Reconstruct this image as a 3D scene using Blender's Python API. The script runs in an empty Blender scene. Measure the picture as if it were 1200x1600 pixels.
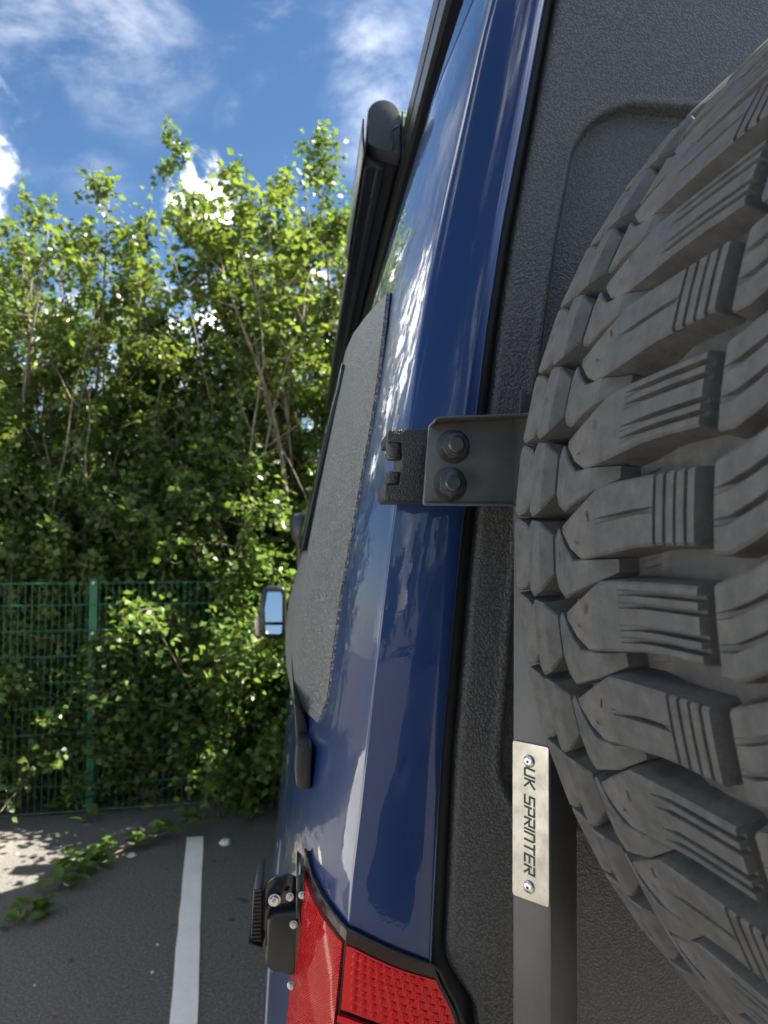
import bpy, math, random
import numpy as np
from mathutils import Vector, Matrix
random.seed(7)
rng = np.random.default_rng(7)
sc = bpy.context.scene
col = sc.collection
PI = math.pi

# ------------------------------------------------------------------ camera
EYE = 2.05
YAW = math.radians(5.95); PITCH = math.radians(2.86)
cam = bpy.data.cameras.new('camera'); camo = bpy.data.objects.new('camera', cam); col.objects.link(camo)
camo.location = (0, 0, EYE); camo.rotation_euler = (PI/2+PITCH, 0, -YAW)
cam.sensor_fit = 'VERTICAL'; cam.sensor_height = 24; cam.lens = 18
cam.clip_start = 0.01; cam.clip_end = 2000
cam.dof.use_dof = True; cam.dof.focus_distance = 0.60; cam.dof.aperture_fstop = 8.5
sc.camera = camo

# ------------------------------------------------------------------ sky, sun, exposure
SUN_EL = math.radians(48.5); SUN_AZ = math.radians(86.5)
w = bpy.data.worlds.new('World'); sc.world = w; w.use_nodes = True
nt = w.node_tree; N = nt.nodes; L = nt.links; N.clear()
def node(t, **k):
    n = N.new(t)
    for a, b in k.items(): setattr(n, a, b)
    return n
out = node('ShaderNodeOutputWorld'); bg = node('ShaderNodeBackground'); bg.inputs['Strength'].default_value = 0.088
sky = node('ShaderNodeTexSky'); sky.sky_type = 'NISHITA'; sky.sun_disc = False
sky.sun_elevation = SUN_EL; sky.sun_rotation = SUN_AZ; sky.air_density = 1.0; sky.dust_density = 0.4; sky.ozone_density = 2.5
tc = node('ShaderNodeTexCoord')
def math_n(op, a, b=None, c=None):
    n = node('ShaderNodeMath', operation=op)
    for i, v in enumerate((a, b, c)):
        if v is None: continue
        if isinstance(v, (int, float)): n.inputs[i].default_value = v
        else: L.new(v, n.inputs[i])
    return n.outputs[0]
nz = node('ShaderNodeTexNoise'); nz.inputs['Scale'].default_value = 26; nz.inputs['Detail'].default_value = 9; nz.inputs['Roughness'].default_value = .58
nz.inputs['Distortion'].default_value = .25
L.new(tc.outputs['Generated'], nz.inputs['Vector'])
nw = node('ShaderNodeTexNoise'); nw.inputs['Scale'].default_value = 5; nw.inputs['Detail'].default_value = 10; nw.inputs['Roughness'].default_value = .62; nw.inputs['Distortion'].default_value = .25
mpw = node('ShaderNodeMapping'); mpw.inputs['Scale'].default_value = (1.0, 1.0, 1.7); mpw.inputs['Rotation'].default_value = (.3, .5, .2)
L.new(tc.outputs['Generated'], mpw.inputs['Vector']); L.new(mpw.outputs[0], nw.inputs['Vector'])
nb = node('ShaderNodeTexNoise'); nb.inputs['Scale'].default_value = 2.6; nb.inputs['Detail'].default_value = 7; nb.inputs['Roughness'].default_value = .6
mpb = node('ShaderNodeMapping'); mpb.inputs['Location'].default_value = (4.3, 8.7, 12.1)
L.new(tc.outputs['Generated'], mpb.inputs['Vector']); L.new(mpb.outputs[0], nb.inputs['Vector'])
def sky_dir(px, py):
    a = (px-600)/1200; b = (800-py)/1200
    fy = math.cos(PITCH)-b*math.sin(PITCH); fz = math.sin(PITCH)+b*math.cos(PITCH)
    return Vector((a*math.cos(YAW)+fy*math.sin(YAW), -a*math.sin(YAW)+fy*math.cos(YAW), fz)).normalized()
# fair-weather cumulus scattered over the whole sky, plus the few that stand over the hedge
field = math_n('MULTIPLY', math_n('SUBTRACT', nb.outputs['Fac'], .455), 3.4)
def cloud(px, py, r, amp):
    d = sky_dir(px, py)
    v = node('ShaderNodeVectorMath', operation='DISTANCE'); L.new(tc.outputs['Generated'], v.inputs[0]); v.inputs[1].default_value = d
    return math_n('MULTIPLY', math_n('SUBTRACT', 1.0, math_n('MINIMUM', math_n('DIVIDE', v.outputs['Value'], r), 1.0)), amp)
def group_of(lst):
    acc = None
    for c in lst:
        b = cloud(*c); acc = b if acc is None else math_n('MAXIMUM', acc, b)
    return acc
def soft(v, lo, hi):
    mr = node('ShaderNodeMapRange'); mr.interpolation_type = 'SMOOTHSTEP'; mr.inputs['From Min'].default_value = lo; mr.inputs['From Max'].default_value = hi
    L.new(v, mr.inputs['Value']); return mr.outputs[0]
heap = group_of(((305, 284, .055, 1.0), (325, 318, .06, 1.0), (285, 310, .04, .8), (330, 540, .14, .8), (110, 520, .12, .8), (520, 500, .12, .8), (-350, 250, .3, 1.0), (1300, -300, .35, 1.0)))
veil = group_of(((165, 25, .17, 1.0), (40, -10, .17, 1.0), (250, 60, .10, .7), (425, 45, .10, .9), (470, 80, .06, .7), (575, 68, .085, 1.1), (535, 98, .06, .8), (592, 165, .10, 1.2), (575, 215, .08, .9), (150, 285, .07, .7), (-200, 0, .3, .9), (900, -200, .4, .9)))
heapf = math_n('POWER', soft(math_n('MULTIPLY', heap, math_n('ADD', math_n('MULTIPLY', math_n('SUBTRACT', nz.outputs['Fac'], .5), 5.0), .75)), .10, .95), 2.2)
veilf = math_n('MULTIPLY', soft(math_n('MULTIPLY', veil, math_n('ADD', math_n('MULTIPLY', math_n('SUBTRACT', nw.outputs['Fac'], .5), 4.5), .62)), .14, 1.15), .07)
fieldf = math_n('MULTIPLY', math_n('POWER', soft(field, .0, 1.0), 2.0), math_n('SUBTRACT', 1.0, math_n('MINIMUM', math_n('MULTIPLY', math_n('MAXIMUM', heap, veil), 4.0), 1.0)))
mix = node('ShaderNodeMixRGB'); L.new(math_n('MAXIMUM', math_n('MAXIMUM', heapf, veilf), fieldf), mix.inputs['Fac'])
hs = node('ShaderNodeHueSaturation'); hs.inputs['Saturation'].default_value = 1.16; hs.inputs['Value'].default_value = .225
L.new(sky.outputs['Color'], hs.inputs['Color']); L.new(hs.outputs[0], mix.inputs['Color1'])
mix.inputs['Color2'].default_value = (14.2, 13.6, 12.7, 1)
L.new(mix.outputs[0], bg.inputs['Color']); L.new(bg.outputs[0], out.inputs['Surface'])
sl = bpy.data.lights.new('sun', 'SUN'); slo = bpy.data.objects.new('sun', sl); col.objects.link(slo)
sl.energy = 2.8; sl.angle = math.radians(.53); sl.color = (1, .95, .86)
sdir = Vector((math.sin(SUN_AZ)*math.cos(SUN_EL), math.cos(SUN_AZ)*math.cos(SUN_EL), math.sin(SUN_EL)))
slo.rotation_euler = sdir.to_track_quat('Z', 'Y').to_euler(); slo.location = (6, 6, 12)
sc.view_settings.view_transform = 'Standard'; sc.view_settings.look = 'None'
sc.view_settings.exposure = 3.1; sc.view_settings.gamma = 1.0
sc.render.engine = 'CYCLES'
sc.cycles.max_bounces = 6; sc.cycles.diffuse_bounces = 3; sc.cycles.transmission_bounces = 3

# ------------------------------------------------------------------ measuring helpers
def at(px, py, y):
    """point on the sight line measured at (px, py) in the photograph, at distance y along the van"""
    a = (px-600)/1200; b = (800-py)/1200
    fy = math.cos(PITCH)-b*math.sin(PITCH); fz = math.sin(PITCH)+b*math.cos(PITCH)
    r = (a*math.cos(YAW)+fy*math.sin(YAW), -a*math.sin(YAW)+fy*math.cos(YAW), fz)
    t = y/r[1]
    return Vector((r[0]*t, y, EYE+r[2]*t))
def ground_at(px, py):
    p = at(px, py, 1.0); t = -EYE/(p.z-EYE)
    return Vector((p.x*t, t, 0))

# ------------------------------------------------------------------ materials
def mat(name, base=(.5,.5,.5), rough=.5, metal=0., coat=0., coat_rough=.03, spec=.5):
    m = bpy.data.materials.new(name); m.use_nodes = True
    p = m.node_tree.nodes['Principled BSDF']
    p.inputs['Base Color'].default_value = (*base, 1); p.inputs['Roughness'].default_value = rough
    p.inputs['Metallic'].default_value = metal; p.inputs['Coat Weight'].default_value = coat
    p.inputs['Coat Roughness'].default_value = coat_rough; p.inputs['Specular IOR Level'].default_value = spec
    return m
def mn(m, t, **k):
    n = m.node_tree.nodes.new(t)
    for a, b in k.items(): setattr(n, a, b)
    return n
def lk(m, a, b): m.node_tree.links.new(a, b)
def P(m): return m.node_tree.nodes['Principled BSDF']
def noise(m, scale, detail=4, rough=.55, coord='Object', dist=0., stretch=None):
    t = mn(m, 'ShaderNodeTexCoord'); n = mn(m, 'ShaderNodeTexNoise')
    n.inputs['Scale'].default_value = scale; n.inputs['Detail'].default_value = detail; n.inputs['Roughness'].default_value = rough; n.inputs['Distortion'].default_value = dist
    if stretch:
        mp = mn(m, 'ShaderNodeMapping'); mp.inputs['Scale'].default_value = stretch
        lk(m, t.outputs[coord], mp.inputs['Vector']); lk(m, mp.outputs[0], n.inputs['Vector'])
    else: lk(m, t.outputs[coord], n.inputs['Vector'])
    return n.outputs['Fac']
def ramp(m, fac, stops):
    r = mn(m, 'ShaderNodeValToRGB'); lk(m, fac, r.inputs['Fac'])
    e = r.color_ramp.elements
    while len(e) < len(stops): e.new(.5)
    for i, (p, c) in enumerate(stops):
        e[i].position = p; e[i].color = (*c, 1) if len(c) == 3 else c
    return r.outputs['Color']
def g(v): return (v, v, v)
def bump(m, fac, strength, dist):
    b = mn(m, 'ShaderNodeBump'); b.inputs['Strength'].default_value = strength; b.inputs['Distance'].default_value = dist
    lk(m, fac, b.inputs['Height']); lk(m, b.outputs[0], P(m).inputs['Normal']); return b
def mixc(m, fac, a, b):
    x = mn(m, 'ShaderNodeMixRGB')
    for s, v in (('Fac', fac), ('Color1', a), ('Color2', b)):
        if isinstance(v, (tuple, float)): x.inputs[s].default_value = v if isinstance(v, float) else (*v, 1)
        else: lk(m, v, x.inputs[s])
    return x.outputs[0]

M = {}
# blue paint with fine scratches and slight orange peel
m = M['blue'] = mat('blue_paint', (.009, .030, .135), .32, .0, .8, .03, .5)
P(m).inputs['Metallic'].default_value = .1; P(m).inputs['Specular IOR Level'].default_value = .15
lk(m, ramp(m, noise(m, 2.3, 6), [(.35, (.006, .022, .085)), (.7, (.009, .029, .105))]), P(m).inputs['Base Color'])
lk(m, ramp(m, noise(m, 9, 8, .7, stretch=(1, 1, .35)), [(.45, g(.008)), (.75, g(.035))]), P(m).inputs['Coat Roughness'])
bc = P(m).inputs['Base Color'].links[0].from_socket
lk(m, mixc(m, ramp(m, noise(m, 260, 3, .6), [(.70, g(0)), (.80, g(.5))]), bc, (.16, .16, .17)), P(m).inputs['Base Color'])
b = mn(m, 'ShaderNodeBump'); b.inputs['Strength'].default_value = .02; b.inputs['Distance'].default_value = .002
lk(m, noise(m, 120, 2), b.inputs['Height']); lk(m, b.outputs[0], P(m).inputs['Coat Normal'])
# textured bed-liner coating
def liner(name, lo, hi, strength, scale=330, dist=.0016):
    m = mat(name, g(lo), .5, 0, 0, 0, .5)
    t = mn(m, 'ShaderNodeTexCoord'); vo = mn(m, 'ShaderNodeTexVoronoi', feature='SMOOTH_F1'); vo.inputs['Scale'].default_value = scale; vo.inputs['Smoothness'].default_value = .6; vo.inputs['Randomness'].default_value = 1.0
    wob = mn(m, 'ShaderNodeTexNoise'); wob.inputs['Scale'].default_value = scale*.55; wob.inputs['Detail'].default_value = 2
    vm_ = mn(m, 'ShaderNodeVectorMath', operation='MULTIPLY_ADD'); lk(m, t.outputs['Object'], wob.inputs['Vector']); lk(m, wob.outputs['Color'], vm_.inputs[0]); vm_.inputs[1].default_value = (1.6/scale,)*3; lk(m, t.outputs['Object'], vm_.inputs[2])
    lk(m, vm_.outputs[0], vo.inputs['Vector'])
    pebble_ = ramp(m, vo.outputs['Distance'], [(.12, g(1)), (.62, g(0))]); n2 = noise(m, 5, 5)
    lk(m, mixc(m, pebble_, g(lo), g(hi)), P(m).inputs['Base Color'])
    lk(m, ramp(m, n2, [(.3, g(.34)), (.7, g(.5))]), P(m).inputs['Roughness'])
    bump(m, pebble_, strength, dist); return m
M['liner'] = liner('black_bed_liner', .040, .085, .42, 430, .0012)
M['liner_grey'] = liner('charcoal_bed_liner', .075, .24, .9, 360, .0016)
M['hinge'] = liner('coarse_black_coating', .014, .028, .45, 620)
m = M['bracket'] = mat('black_satin_steel', g(.045), .42, .0, 0, 0, .5)
lk(m, ramp(m, noise(m, 30, 6, .65), [(.35, g(.065)), (.7, g(.105))]), P(m).inputs['Base Color'])
lk(m, ramp(m, noise(m, 14, 6, .7), [(.35, g(.34)), (.7, g(.5))]), P(m).inputs['Roughness'])
bump(m, noise(m, 900, 2), .12, .0005)
m = M['bar_steel'] = mat('black_powder_coat', g(.03), .45); lk(m, ramp(m, noise(m, 25, 6, .65), [(.35, g(.026)), (.7, g(.044))]), P(m).inputs['Base Color']); bump(m, noise(m, 700, 2), .15, .0006)
m = M['black_plastic'] = mat('black_plastic', g(.014), .38)
lk(m, ramp(m, noise(m, 20, 5), [(.3, g(.3)), (.7, g(.48))]), P(m).inputs['Roughness'])
m = M['black_gloss'] = mat('black_gloss', g(.009), .16, 0, .4)
m = M['seal'] = mat('rubber_seal', g(.006), .6)
m = M['alu_black'] = mat('black_anodised', g(.012), .3, .0)
lk(m, ramp(m, noise(m, 9, 6, stretch=(1, .1, 1)), [(.3, g(.24)), (.7, g(.42))]), P(m).inputs['Roughness'])
m = M['cap_grey'] = mat('grey_plastic', (.030, .031, .036), .42)
lk(m, ramp(m, noise(m, 60, 4), [(.3, g(.36)), (.7, g(.5))]), P(m).inputs['Roughness'])
m = M['zinc'] = mat('zinc_bolt', g(.62), .3, 1.0)
lk(m, ramp(m, noise(m, 200, 4), [(.3, g(.45)), (.7, g(.7))]), P(m).inputs['Base Color'])
m = M['plate'] = mat('brushed_plate', (.62, .56, .43), .4, .9)
lk(m, ramp(m, noise(m, 60, 7, .7), [(.3, (.25, .235, .20)), (.55, (.34, .325, .285)), (.75, (.28, .265, .22))]), P(m).inputs['Base Color'])
lk(m, ramp(m, noise(m, 45, 6, .7), [(.3, g(.34)), (.7, g(.55))]), P(m).inputs['Roughness'])
m = M['nut'] = mat('oiled_black_steel', g(.045), .3, .3); lk(m, ramp(m, noise(m, 120, 5), [(.3, g(.03)), (.7, g(.07))]), P(m).inputs['Base Color']); bump(m, noise(m, 500, 3), .2, .0006)
M['ink'] = mat('letter_black', g(.006), .6)
m = M['glass'] = mat('dark_glass', g(.012), .03, 0, .5); bump(m, noise(m, 3, 2), .02, .01)
m = M['mirror'] = mat('mirror_glass', g(.7), .02, 1.0); bump(m, noise(m, 6, 2), .01, .01)
def redmat(name, c, r, kind):
    m = mat(name, c, r, 0, .35, .04, .2)
    t = mn(m, 'ShaderNodeTexCoord'); wv = mn(m, 'ShaderNodeTexWave')
    mp = mn(m, 'ShaderNodeMapping')
    if kind == 'rib':
        mp.inputs['Rotation'].default_value = (math.radians(38), 0, 0); wv.bands_direction = 'Z'; wv.inputs['Scale'].default_value = 170; wv.inputs['Distortion'].default_value = .25
    else:
        wv.wave_type = 'RINGS'; wv.rings_direction = 'Y'; wv.inputs['Scale'].default_value = 60; wv.inputs['Distortion'].default_value = 1.2
        mp.inputs['Location'].default_value = (-.11, 0, -1.60)
    lk(m, t.outputs['Object'], mp.inputs['Vector']); lk(m, mp.outputs[0], wv.inputs['Vector'])
    lk(m, ramp(m, wv.outputs['Fac'], [(.1, tuple(v*.6 for v in c)), (.75, c)]), P(m).inputs['Base Color'])
    bump(m, wv.outputs['Fac'], .5, .002); return m
M['red_rib'] = redmat('red_ribbed_lens', (.52, .006, .009), .18, 'rib')
M['red_ring'] = redmat('dark_red_lens', (.26, .006, .009), .2, 'ring')
m = M['red'] = mat('red_lens', (.50, .003, .006), .15, 0, .3, .03, .2); bump(m, noise(m, 300, 2), .1, .0006)
m = M['bezel'] = mat('smoked_bezel', (.016, .004, .005), .25, 0, .25, .06, .25); bump(m, noise(m, 20, 2), .05, .001)
m = M['orange'] = mat('amber_lens', (.75, .55, .45), .15, 0, 1.0)
# rubber: worn charcoal with pale dust
def rubber(name, lo, hi, dust, damt):
    m = mat(name, g(lo), .62, 0, 0, 0, .4)
    n = noise(m, 15, 9, .74); n2 = noise(m, 70, 6, .7)
    c = ramp(m, n2, [(.3, g(lo)), (.7, g(hi))])
    f = ramp(m, n, [(.62-damt, g(0)), (.86-damt*.6, g(.75))])
    lk(m, mixc(m, f, c, dust), P(m).inputs['Base Color'])
    lk(m, ramp(m, n, [(.3, g(.55)), (.7, g(.85))]), P(m).inputs['Roughness'])
    b1 = bump(m, noise(m, 420, 5, .7), .3, .0010)
    b2 = mn(m, 'ShaderNodeBump'); b2.inputs['Strength'].default_value = .35; b2.inputs['Distance'].default_value = .0022; lk(m, noise(m, 55, 8, .72), b2.inputs['Height']); lk(m, b2.outputs[0], b1.inputs['Normal']); return m
M['rubber'] = rubber('tyre_rubber', .036, .078, (.155, .138, .11), .12)
M['rubber_void'] = rubber('tyre_rubber_dusty_shaded', .028, .055, (.19, .16, .115), .12)  # dusty groove rubber, its base darkened to deepen the shade between lugs
m = M['white_paint'] = mat('white_paint', g(.78), .3, 0, .8); lk(m, ramp(m, noise(m, 3, 5), [(.3, g(.74)), (.7, g(.8))]), P(m).inputs['Base Color'])
m = M['graphite'] = mat('graphite_paint', g(.02), .35, 0, .8); lk(m, ramp(m, noise(m, 3, 5), [(.3, g(.017)), (.7, g(.024))]), P(m).inputs['Base Color'])
m = M['steel'] = mat('rim_metal', g(.35), .35, .9); lk(m, ramp(m, noise(m, 20, 5), [(.3, g(.28)), (.7, g(.4))]), P(m).inputs['Base Color'])
m = M['green_metal'] = mat('green_powder_coat', (.012, .12, .07), .35); lk(m, ramp(m, noise(m, 8, 5), [(.3, (.012, .11, .055)), (.7, (.018, .15, .075))]), P(m).inputs['Base Color'])
# asphalt
m = M['asphalt'] = mat('asphalt', g(.05), .85, 0, 0, 0, .3)
n1 = noise(m, 70, 6, .8); n2 = noise(m, 1.1, 7, .65); n3 = noise(m, 6.5, 5, .6, dist=.4); n4 = noise(m, 380, 2)
c = ramp(m, n1, [(.30, (.046, .042, .037)), (.48, (.110, .102, .090)), (.60, (.185, .172, .15)), (.68, (.45, .43, .39))])
c = mixc(m, ramp(m, n2, [(.5, g(0)), (.75, g(.35))]), c, (.15, .135, .11))
c = mixc(m, ramp(m, n3, [(.655, g(0)), (.69, g(.75))]), c, g(.030))
# pale dust washed up along the kerbless edge by the fence
t_ = mn(m, 'ShaderNodeTexCoord'); vd = mn(m, 'ShaderNodeVectorMath', operation='DISTANCE'); vd.inputs[1].default_value = (-2.15, 5.55, 0); lk(m, t_.outputs['Object'], vd.inputs[0])
mu = mn(m, 'ShaderNodeMath', operation='MULTIPLY_ADD'); lk(m, n2, mu.inputs[0]); mu.inputs[1].default_value = 1.3; lk(m, vd.outputs['Value'], mu.inputs[2])
c = mixc(m, ramp(m, mu.outputs[0], [(.55, g(.75)), (1.0, g(0))]), c, (.27, .235, .18))
lk(m, c, P(m).inputs['Base Color']); bump(m, n1, .7, .006)
m = M['line'] = mat('line_paint', g(.7), .7)
c = ramp(m, noise(m, 30, 8, .75), [(.30, (.35, .34, .31)), (.36, (.86, .83, .76)), (.7, (.92, .89, .82))])
c = mixc(m, ramp(m, noise(m, 3, 5), [(.45, g(0)), (.7, g(.35))]), c, (.6, .58, .53)); lk(m, c, P(m).inputs['Base Color']); bump(m, noise(m, 120, 4), .4, .003)
m = M['soil'] = mat('soil', (.05, .04, .028), .9); c = ramp(m, noise(m, 9, 8, .7), [(.3, (.025, .022, .014)), (.6, (.07, .055, .035)), (.8, (.10, .085, .05))]); lk(m, c, P(m).inputs['Base Color']); bump(m, noise(m, 30, 6), .8, .03)
m = M['stone'] = mat('pale_stone', g(.6), .8); lk(m, ramp(m, noise(m, 40, 4), [(.3, g(.45)), (.7, g(.72))]), P(m).inputs['Base Color'])
m = M['bark'] = mat('bark', (.16, .12, .085), .85); lk(m, ramp(m, noise(m, 14, 6, .7, stretch=(1, 1, .25)), [(.3, (.10, .075, .055)), (.6, (.26, .20, .145)), (.8, (.38, .32, .25))]), P(m).inputs['Base Color']); bump(m, noise(m, 60, 4), .5, .006)
m = M['cane'] = mat('bramble_cane', (.12, .07, .05), .6); lk(m, ramp(m, noise(m, 14, 4), [(.3, (.07, .06, .03)), (.7, (.17, .09, .06))]), P(m).inputs['Base Color'])
def leafmat(name, dark, mid, light, trans, tcol):
    m = mat(name, mid, .38, 0, 0, 0, .5)
    geo = mn(m, 'ShaderNodeNewGeometry')
    c = ramp(m, geo.outputs['Random Per Island'], [(0, dark), (.55, mid), (.9, light), (1.0, tuple(v*1.35 for v in light))])
    c2 = mixc(m, ramp(m, noise(m, 1.3, 4), [(.35, g(0)), (.7, g(.55))]), c, light)
    lk(m, c2, P(m).inputs['Base Color'])
    tr = mn(m, 'ShaderNodeBsdfTranslucent'); mx = mn(m, 'ShaderNodeMixShader'); mx.inputs[0].default_value = trans
    lk(m, mixc(m, .6, c2, tcol), tr.inputs['Color'])
    o = m.node_tree.nodes['Material Output']; lk(m, P(m).outputs[0], mx.inputs[1]); lk(m, tr.outputs[0], mx.inputs[2]); lk(m, mx.outputs[0], o.inputs['Surface'])
    return m
M['leaf'] = leafmat('tree_leaf', (.038, .070, .015), (.075, .130, .024), (.125, .185, .032), .45, (.30, .38, .04))
M['leaf_dark'] = leafmat('ivy_leaf', (.042, .080, .020), (.075, .132, .030), (.12, .175, .036), .42, (.18, .28, .03))
M['leaf_lime'] = leafmat('bramble_leaf', (.042, .085, .018), (.075, .145, .028), (.125, .20, .036), .42, (.28, .38, .04))
M['litter'] = mat('dead_leaf', (.28, .13, .05), .7); m = M['litter']; lk(m, ramp(m, noise(m, 50, 3), [(.3, (.2, .09, .03)), (.7, (.36, .19, .08))]), P(m).inputs['Base Color'])

# ------------------------------------------------------------------ mesh helpers
def link(name, me, m=None, parent=None, smooth=False, sharp=None):
    if m is not None and not me.materials: me.materials.append(M[m] if isinstance(m, str) else m)
    if smooth:
        me.polygons.foreach_set('use_smooth', [True]*len(me.polygons))
        if sharp is not None: me.set_sharp_from_angle(angle=math.radians(sharp))
    o = bpy.data.objects.new(name, me); col.objects.link(o)
    if parent is not None: o.parent = parent
    return o
class MB:
    def __init__(s): s.v = []; s.f = []
    def add(s, vs, fs):
        k = len(s.v); s.v += [tuple(v) for v in vs]; s.f += [tuple(i+k for i in f) for f in fs]; return s
    def box(s, a, b, rot=None):
        vs = [Vector((x, y, z)) for z in (a[2], b[2]) for y in (a[1], b[1]) for x in (a[0], b[0])]
        if rot is not None: vs = [rot @ v for v in vs]
        return s.add(vs, [(0, 2, 3, 1), (4, 5, 7, 6), (0, 1, 5, 4), (2, 6, 7, 3), (0, 4, 6, 2), (1, 3, 7, 5)])
    def prism(s, pts, off):
        """closed polygon of 3D points extruded by the vector off"""
        n = len(pts); pts = [Vector(p) for p in pts]; off = Vector(off)
        return s.add(pts+[p+off for p in pts], [tuple(range(n))[::-1], tuple(range(n, 2*n))]+[(i, (i+1) % n, n+(i+1) % n, n+i) for i in range(n)])
    def tube(s, pts, r, n=6, cap=True):
        pts = [Vector(p) for p in pts]; rs = r if isinstance(r, (list, tuple)) else [r]*len(pts)
        vs = []
        for i, p in enumerate(pts):
            d = (pts[min(i+1, len(pts)-1)]-pts[max(i-1, 0)])
            d = d.normalized() if d.length > 1e-9 else Vector((0, 0, 1))
            u = d.orthogonal().normalized() if i == 0 else (u-d*u.dot(d)).normalized()
            v = d.cross(u)
            vs += [p+(u*math.cos(2*PI*k/n)+v*math.sin(2*PI*k/n))*rs[i] for k in range(n)]
        fs = [(i*n+k, i*n+(k+1) % n, (i+1)*n+(k+1) % n, (i+1)*n+k) for i in range(len(pts)-1) for k in range(n)]
        if cap: fs += [tuple(range(n))[::-1], tuple(range((len(pts)-1)*n, len(pts)*n))]
        return s.add(vs, fs)
    def lathe(s, prof, n, origin, axis):
        """prof = (radius, distance along axis)"""
        o = Vector(origin); ax = Vector(axis).normalized(); u = ax.orthogonal().normalized(); v = ax.cross(u)
        vs = [o+ax*h+(u*math.cos(2*PI*k/n)+v*math.sin(2*PI*k/n))*r for r, h in prof for k in range(n)]
        fs = [(i*n+k, i*n+(k+1) % n, (i+1)*n+(k+1) % n, (i+1)*n+k) for i in range(len(prof)-1) for k in range(n)]
        return s.add(vs, fs+[tuple(range(n))[::-1], tuple(range((len(prof)-1)*n, len(prof)*n))])
    def grid(s, rows, flip=False):
        n = len(rows[0]); vs = [p for r in rows for p in r]
        fs = [(i*n+k, i*n+k+1, (i+1)*n+k+1, (i+1)*n+k) for i in range(len(rows)-1) for k in range(n-1)]
        if flip: fs = [f[::-1] for f in fs]
        return s.add(vs, fs)
    def mesh(s, name):
        me = bpy.data.meshes.new(name); me.from_pydata(s.v, [], s.f); me.update(); return me
    def build(s, name, m, parent=None, smooth=False, sharp=None, bevel=0, seg=2, recalc=True):
        me = s.mesh(name)
        if recalc or bevel:
            import bmesh
            bm = bmesh.new(); bm.from_mesh(me)
            if recalc: bmesh.ops.recalc_face_normals(bm, faces=bm.faces)
            if bevel:
                es = [e for e in bm.edges if len(e.link_faces) == 2 and e.calc_face_angle(0) > math.radians(28)]
                bmesh.ops.bevel(bm, geom=es, offset=bevel, segments=seg, profile=.5, affect='EDGES', clamp_overlap=True)
            bm.to_mesh(me); bm.free()
            if bevel: smooth = True; sharp = sharp or 40
        return link(name, me, m, parent, smooth, sharp)
def empty(name, loc=(0, 0, 0)):
    o = bpy.data.objects.new(name, None); o.empty_display_size = .1; o.location = loc; col.objects.link(o); return o
def keep(o, parent):
    """parent without moving (meshes are written in world coordinates)"""
    o.parent = parent; o.matrix_parent_inverse = Matrix.Translation(-parent.location); return o
def tag(o, label=None, cat=None, group=None, kind=None):
    for k, v in (('label', label), ('category', cat), ('group', group), ('kind', kind)):
        if v: o[k] = v
    return o
def lerp(a, b, t): return a+(b-a)*t
def sstep(t): t = min(max(t, 0), 1); return t*t*(3-2*t)

# ------------------------------------------------------------------ ground
gm = MB().add([(-150, -150, 0), (150, -150, 0), (150, 150, 0), (-150, 150, 0)], [(0, 1, 2, 3)])
tag(gm.build('car_park_asphalt', 'asphalt', recalc=False), 'dark grey asphalt of the car park', 'asphalt', kind='structure')
BAY = math.radians(6.6)                         # bays run 6.6 degrees off the van's own axis
pd = Vector((-math.sin(BAY), math.cos(BAY), 0)); qd = Vector((math.cos(BAY), math.sin(BAY), 0))
post0 = Vector((-1.665, 6.36, 0))
def fence_pt(s, back=0, z=0): p = post0+qd*s+pd*back; return Vector((p.x, p.y, z))
def strip(name, a, b, width, z, m):
    d = (b-a).normalized(); s = Vector((d.y, -d.x, 0))*width/2; n = 26; L_ = []; R_ = []
    for i in range(n+1):
        p = a.lerp(b, i/n)
        L_.append((p-s*(1+random.uniform(-.05, .05)))+Vector((0, 0, z))); R_.append((p+s*(1+random.uniform(-.05, .05)))+Vector((0, 0, z)))
    return MB().grid([L_, R_], True).build(name, m, recalc=False)
la = ground_at(304, 1318); lb = ground_at(286, 1600)
ld = (lb-la).normalized()
tag(strip('parking_line', la-ld*.12, la+ld*5.0, .118, .004, 'line'), 'worn white parking bay line on the asphalt', 'parking line', kind='structure')
side = Vector((qd.x, qd.y, 0))
for k in (-1, 1, 2):
    tag(strip('parking_line', la+side*k*2.75-ld*.12, la+side*k*2.75+ld*5.0, .118, .004, 'line'), 'white bay line on the asphalt away from the van', 'parking line', kind='structure')
vg = MB().grid([[fence_pt(s, .12+.05*math.sin(s*3.1)+(30 if r else 0), .006+(.05 if r else 0)) for s in np.linspace(-40, 40, 240)] for r in (0, 1)], True)
tag(vg.build('soil_verge', 'soil', recalc=False), 'bare soil strip under the hedge behind the fence', 'soil', kind='structure')

# ------------------------------------------------------------------ the van: shape functions
XC = 1.0                                        # middle of the van
def yC(z): return .685 if z < 2.1 else .685+(z-2.1)**1.3*.045
def measured(pts, dy):
    r = []
    for px, py in pts:
        y = .69
        for _ in range(4): y = yC(at(px, py, y).z)+dy
        p = at(px, py, y); r.append((p.z, p.x))
    return sorted(r)
cm0 = measured(((767, 0), (755, 42), (726, 179), (697, 312), (672, 437), (655, 542), (641, 650), (616, 811), (610, 863), (597, 972), (586, 1066), (577, 1148), (566, 1257), (553, 1343), (547, 1430)), 0)
cm0 = [(.5, .04), (.8, .022), (1.2, .012), (1.46, .016), (1.62, .030)]+cm0+[(2.66, .196), (2.72, .218), (2.76, .236), (2.80, .265)]
zt = np.array([q[0] for q in cm0]); ct = np.array([q[1] for q in cm0])
zd = np.linspace(.4, 2.8, 241); cd = np.interp(zd, zt, ct)
kern = np.exp(-np.linspace(-2, 2, 13)**2); kern /= kern.sum()
cd = np.convolve(np.pad(cd, 6, mode='edge'), kern, mode='valid')
def Cx(z): return float(np.interp(z, zd, cd))
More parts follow.
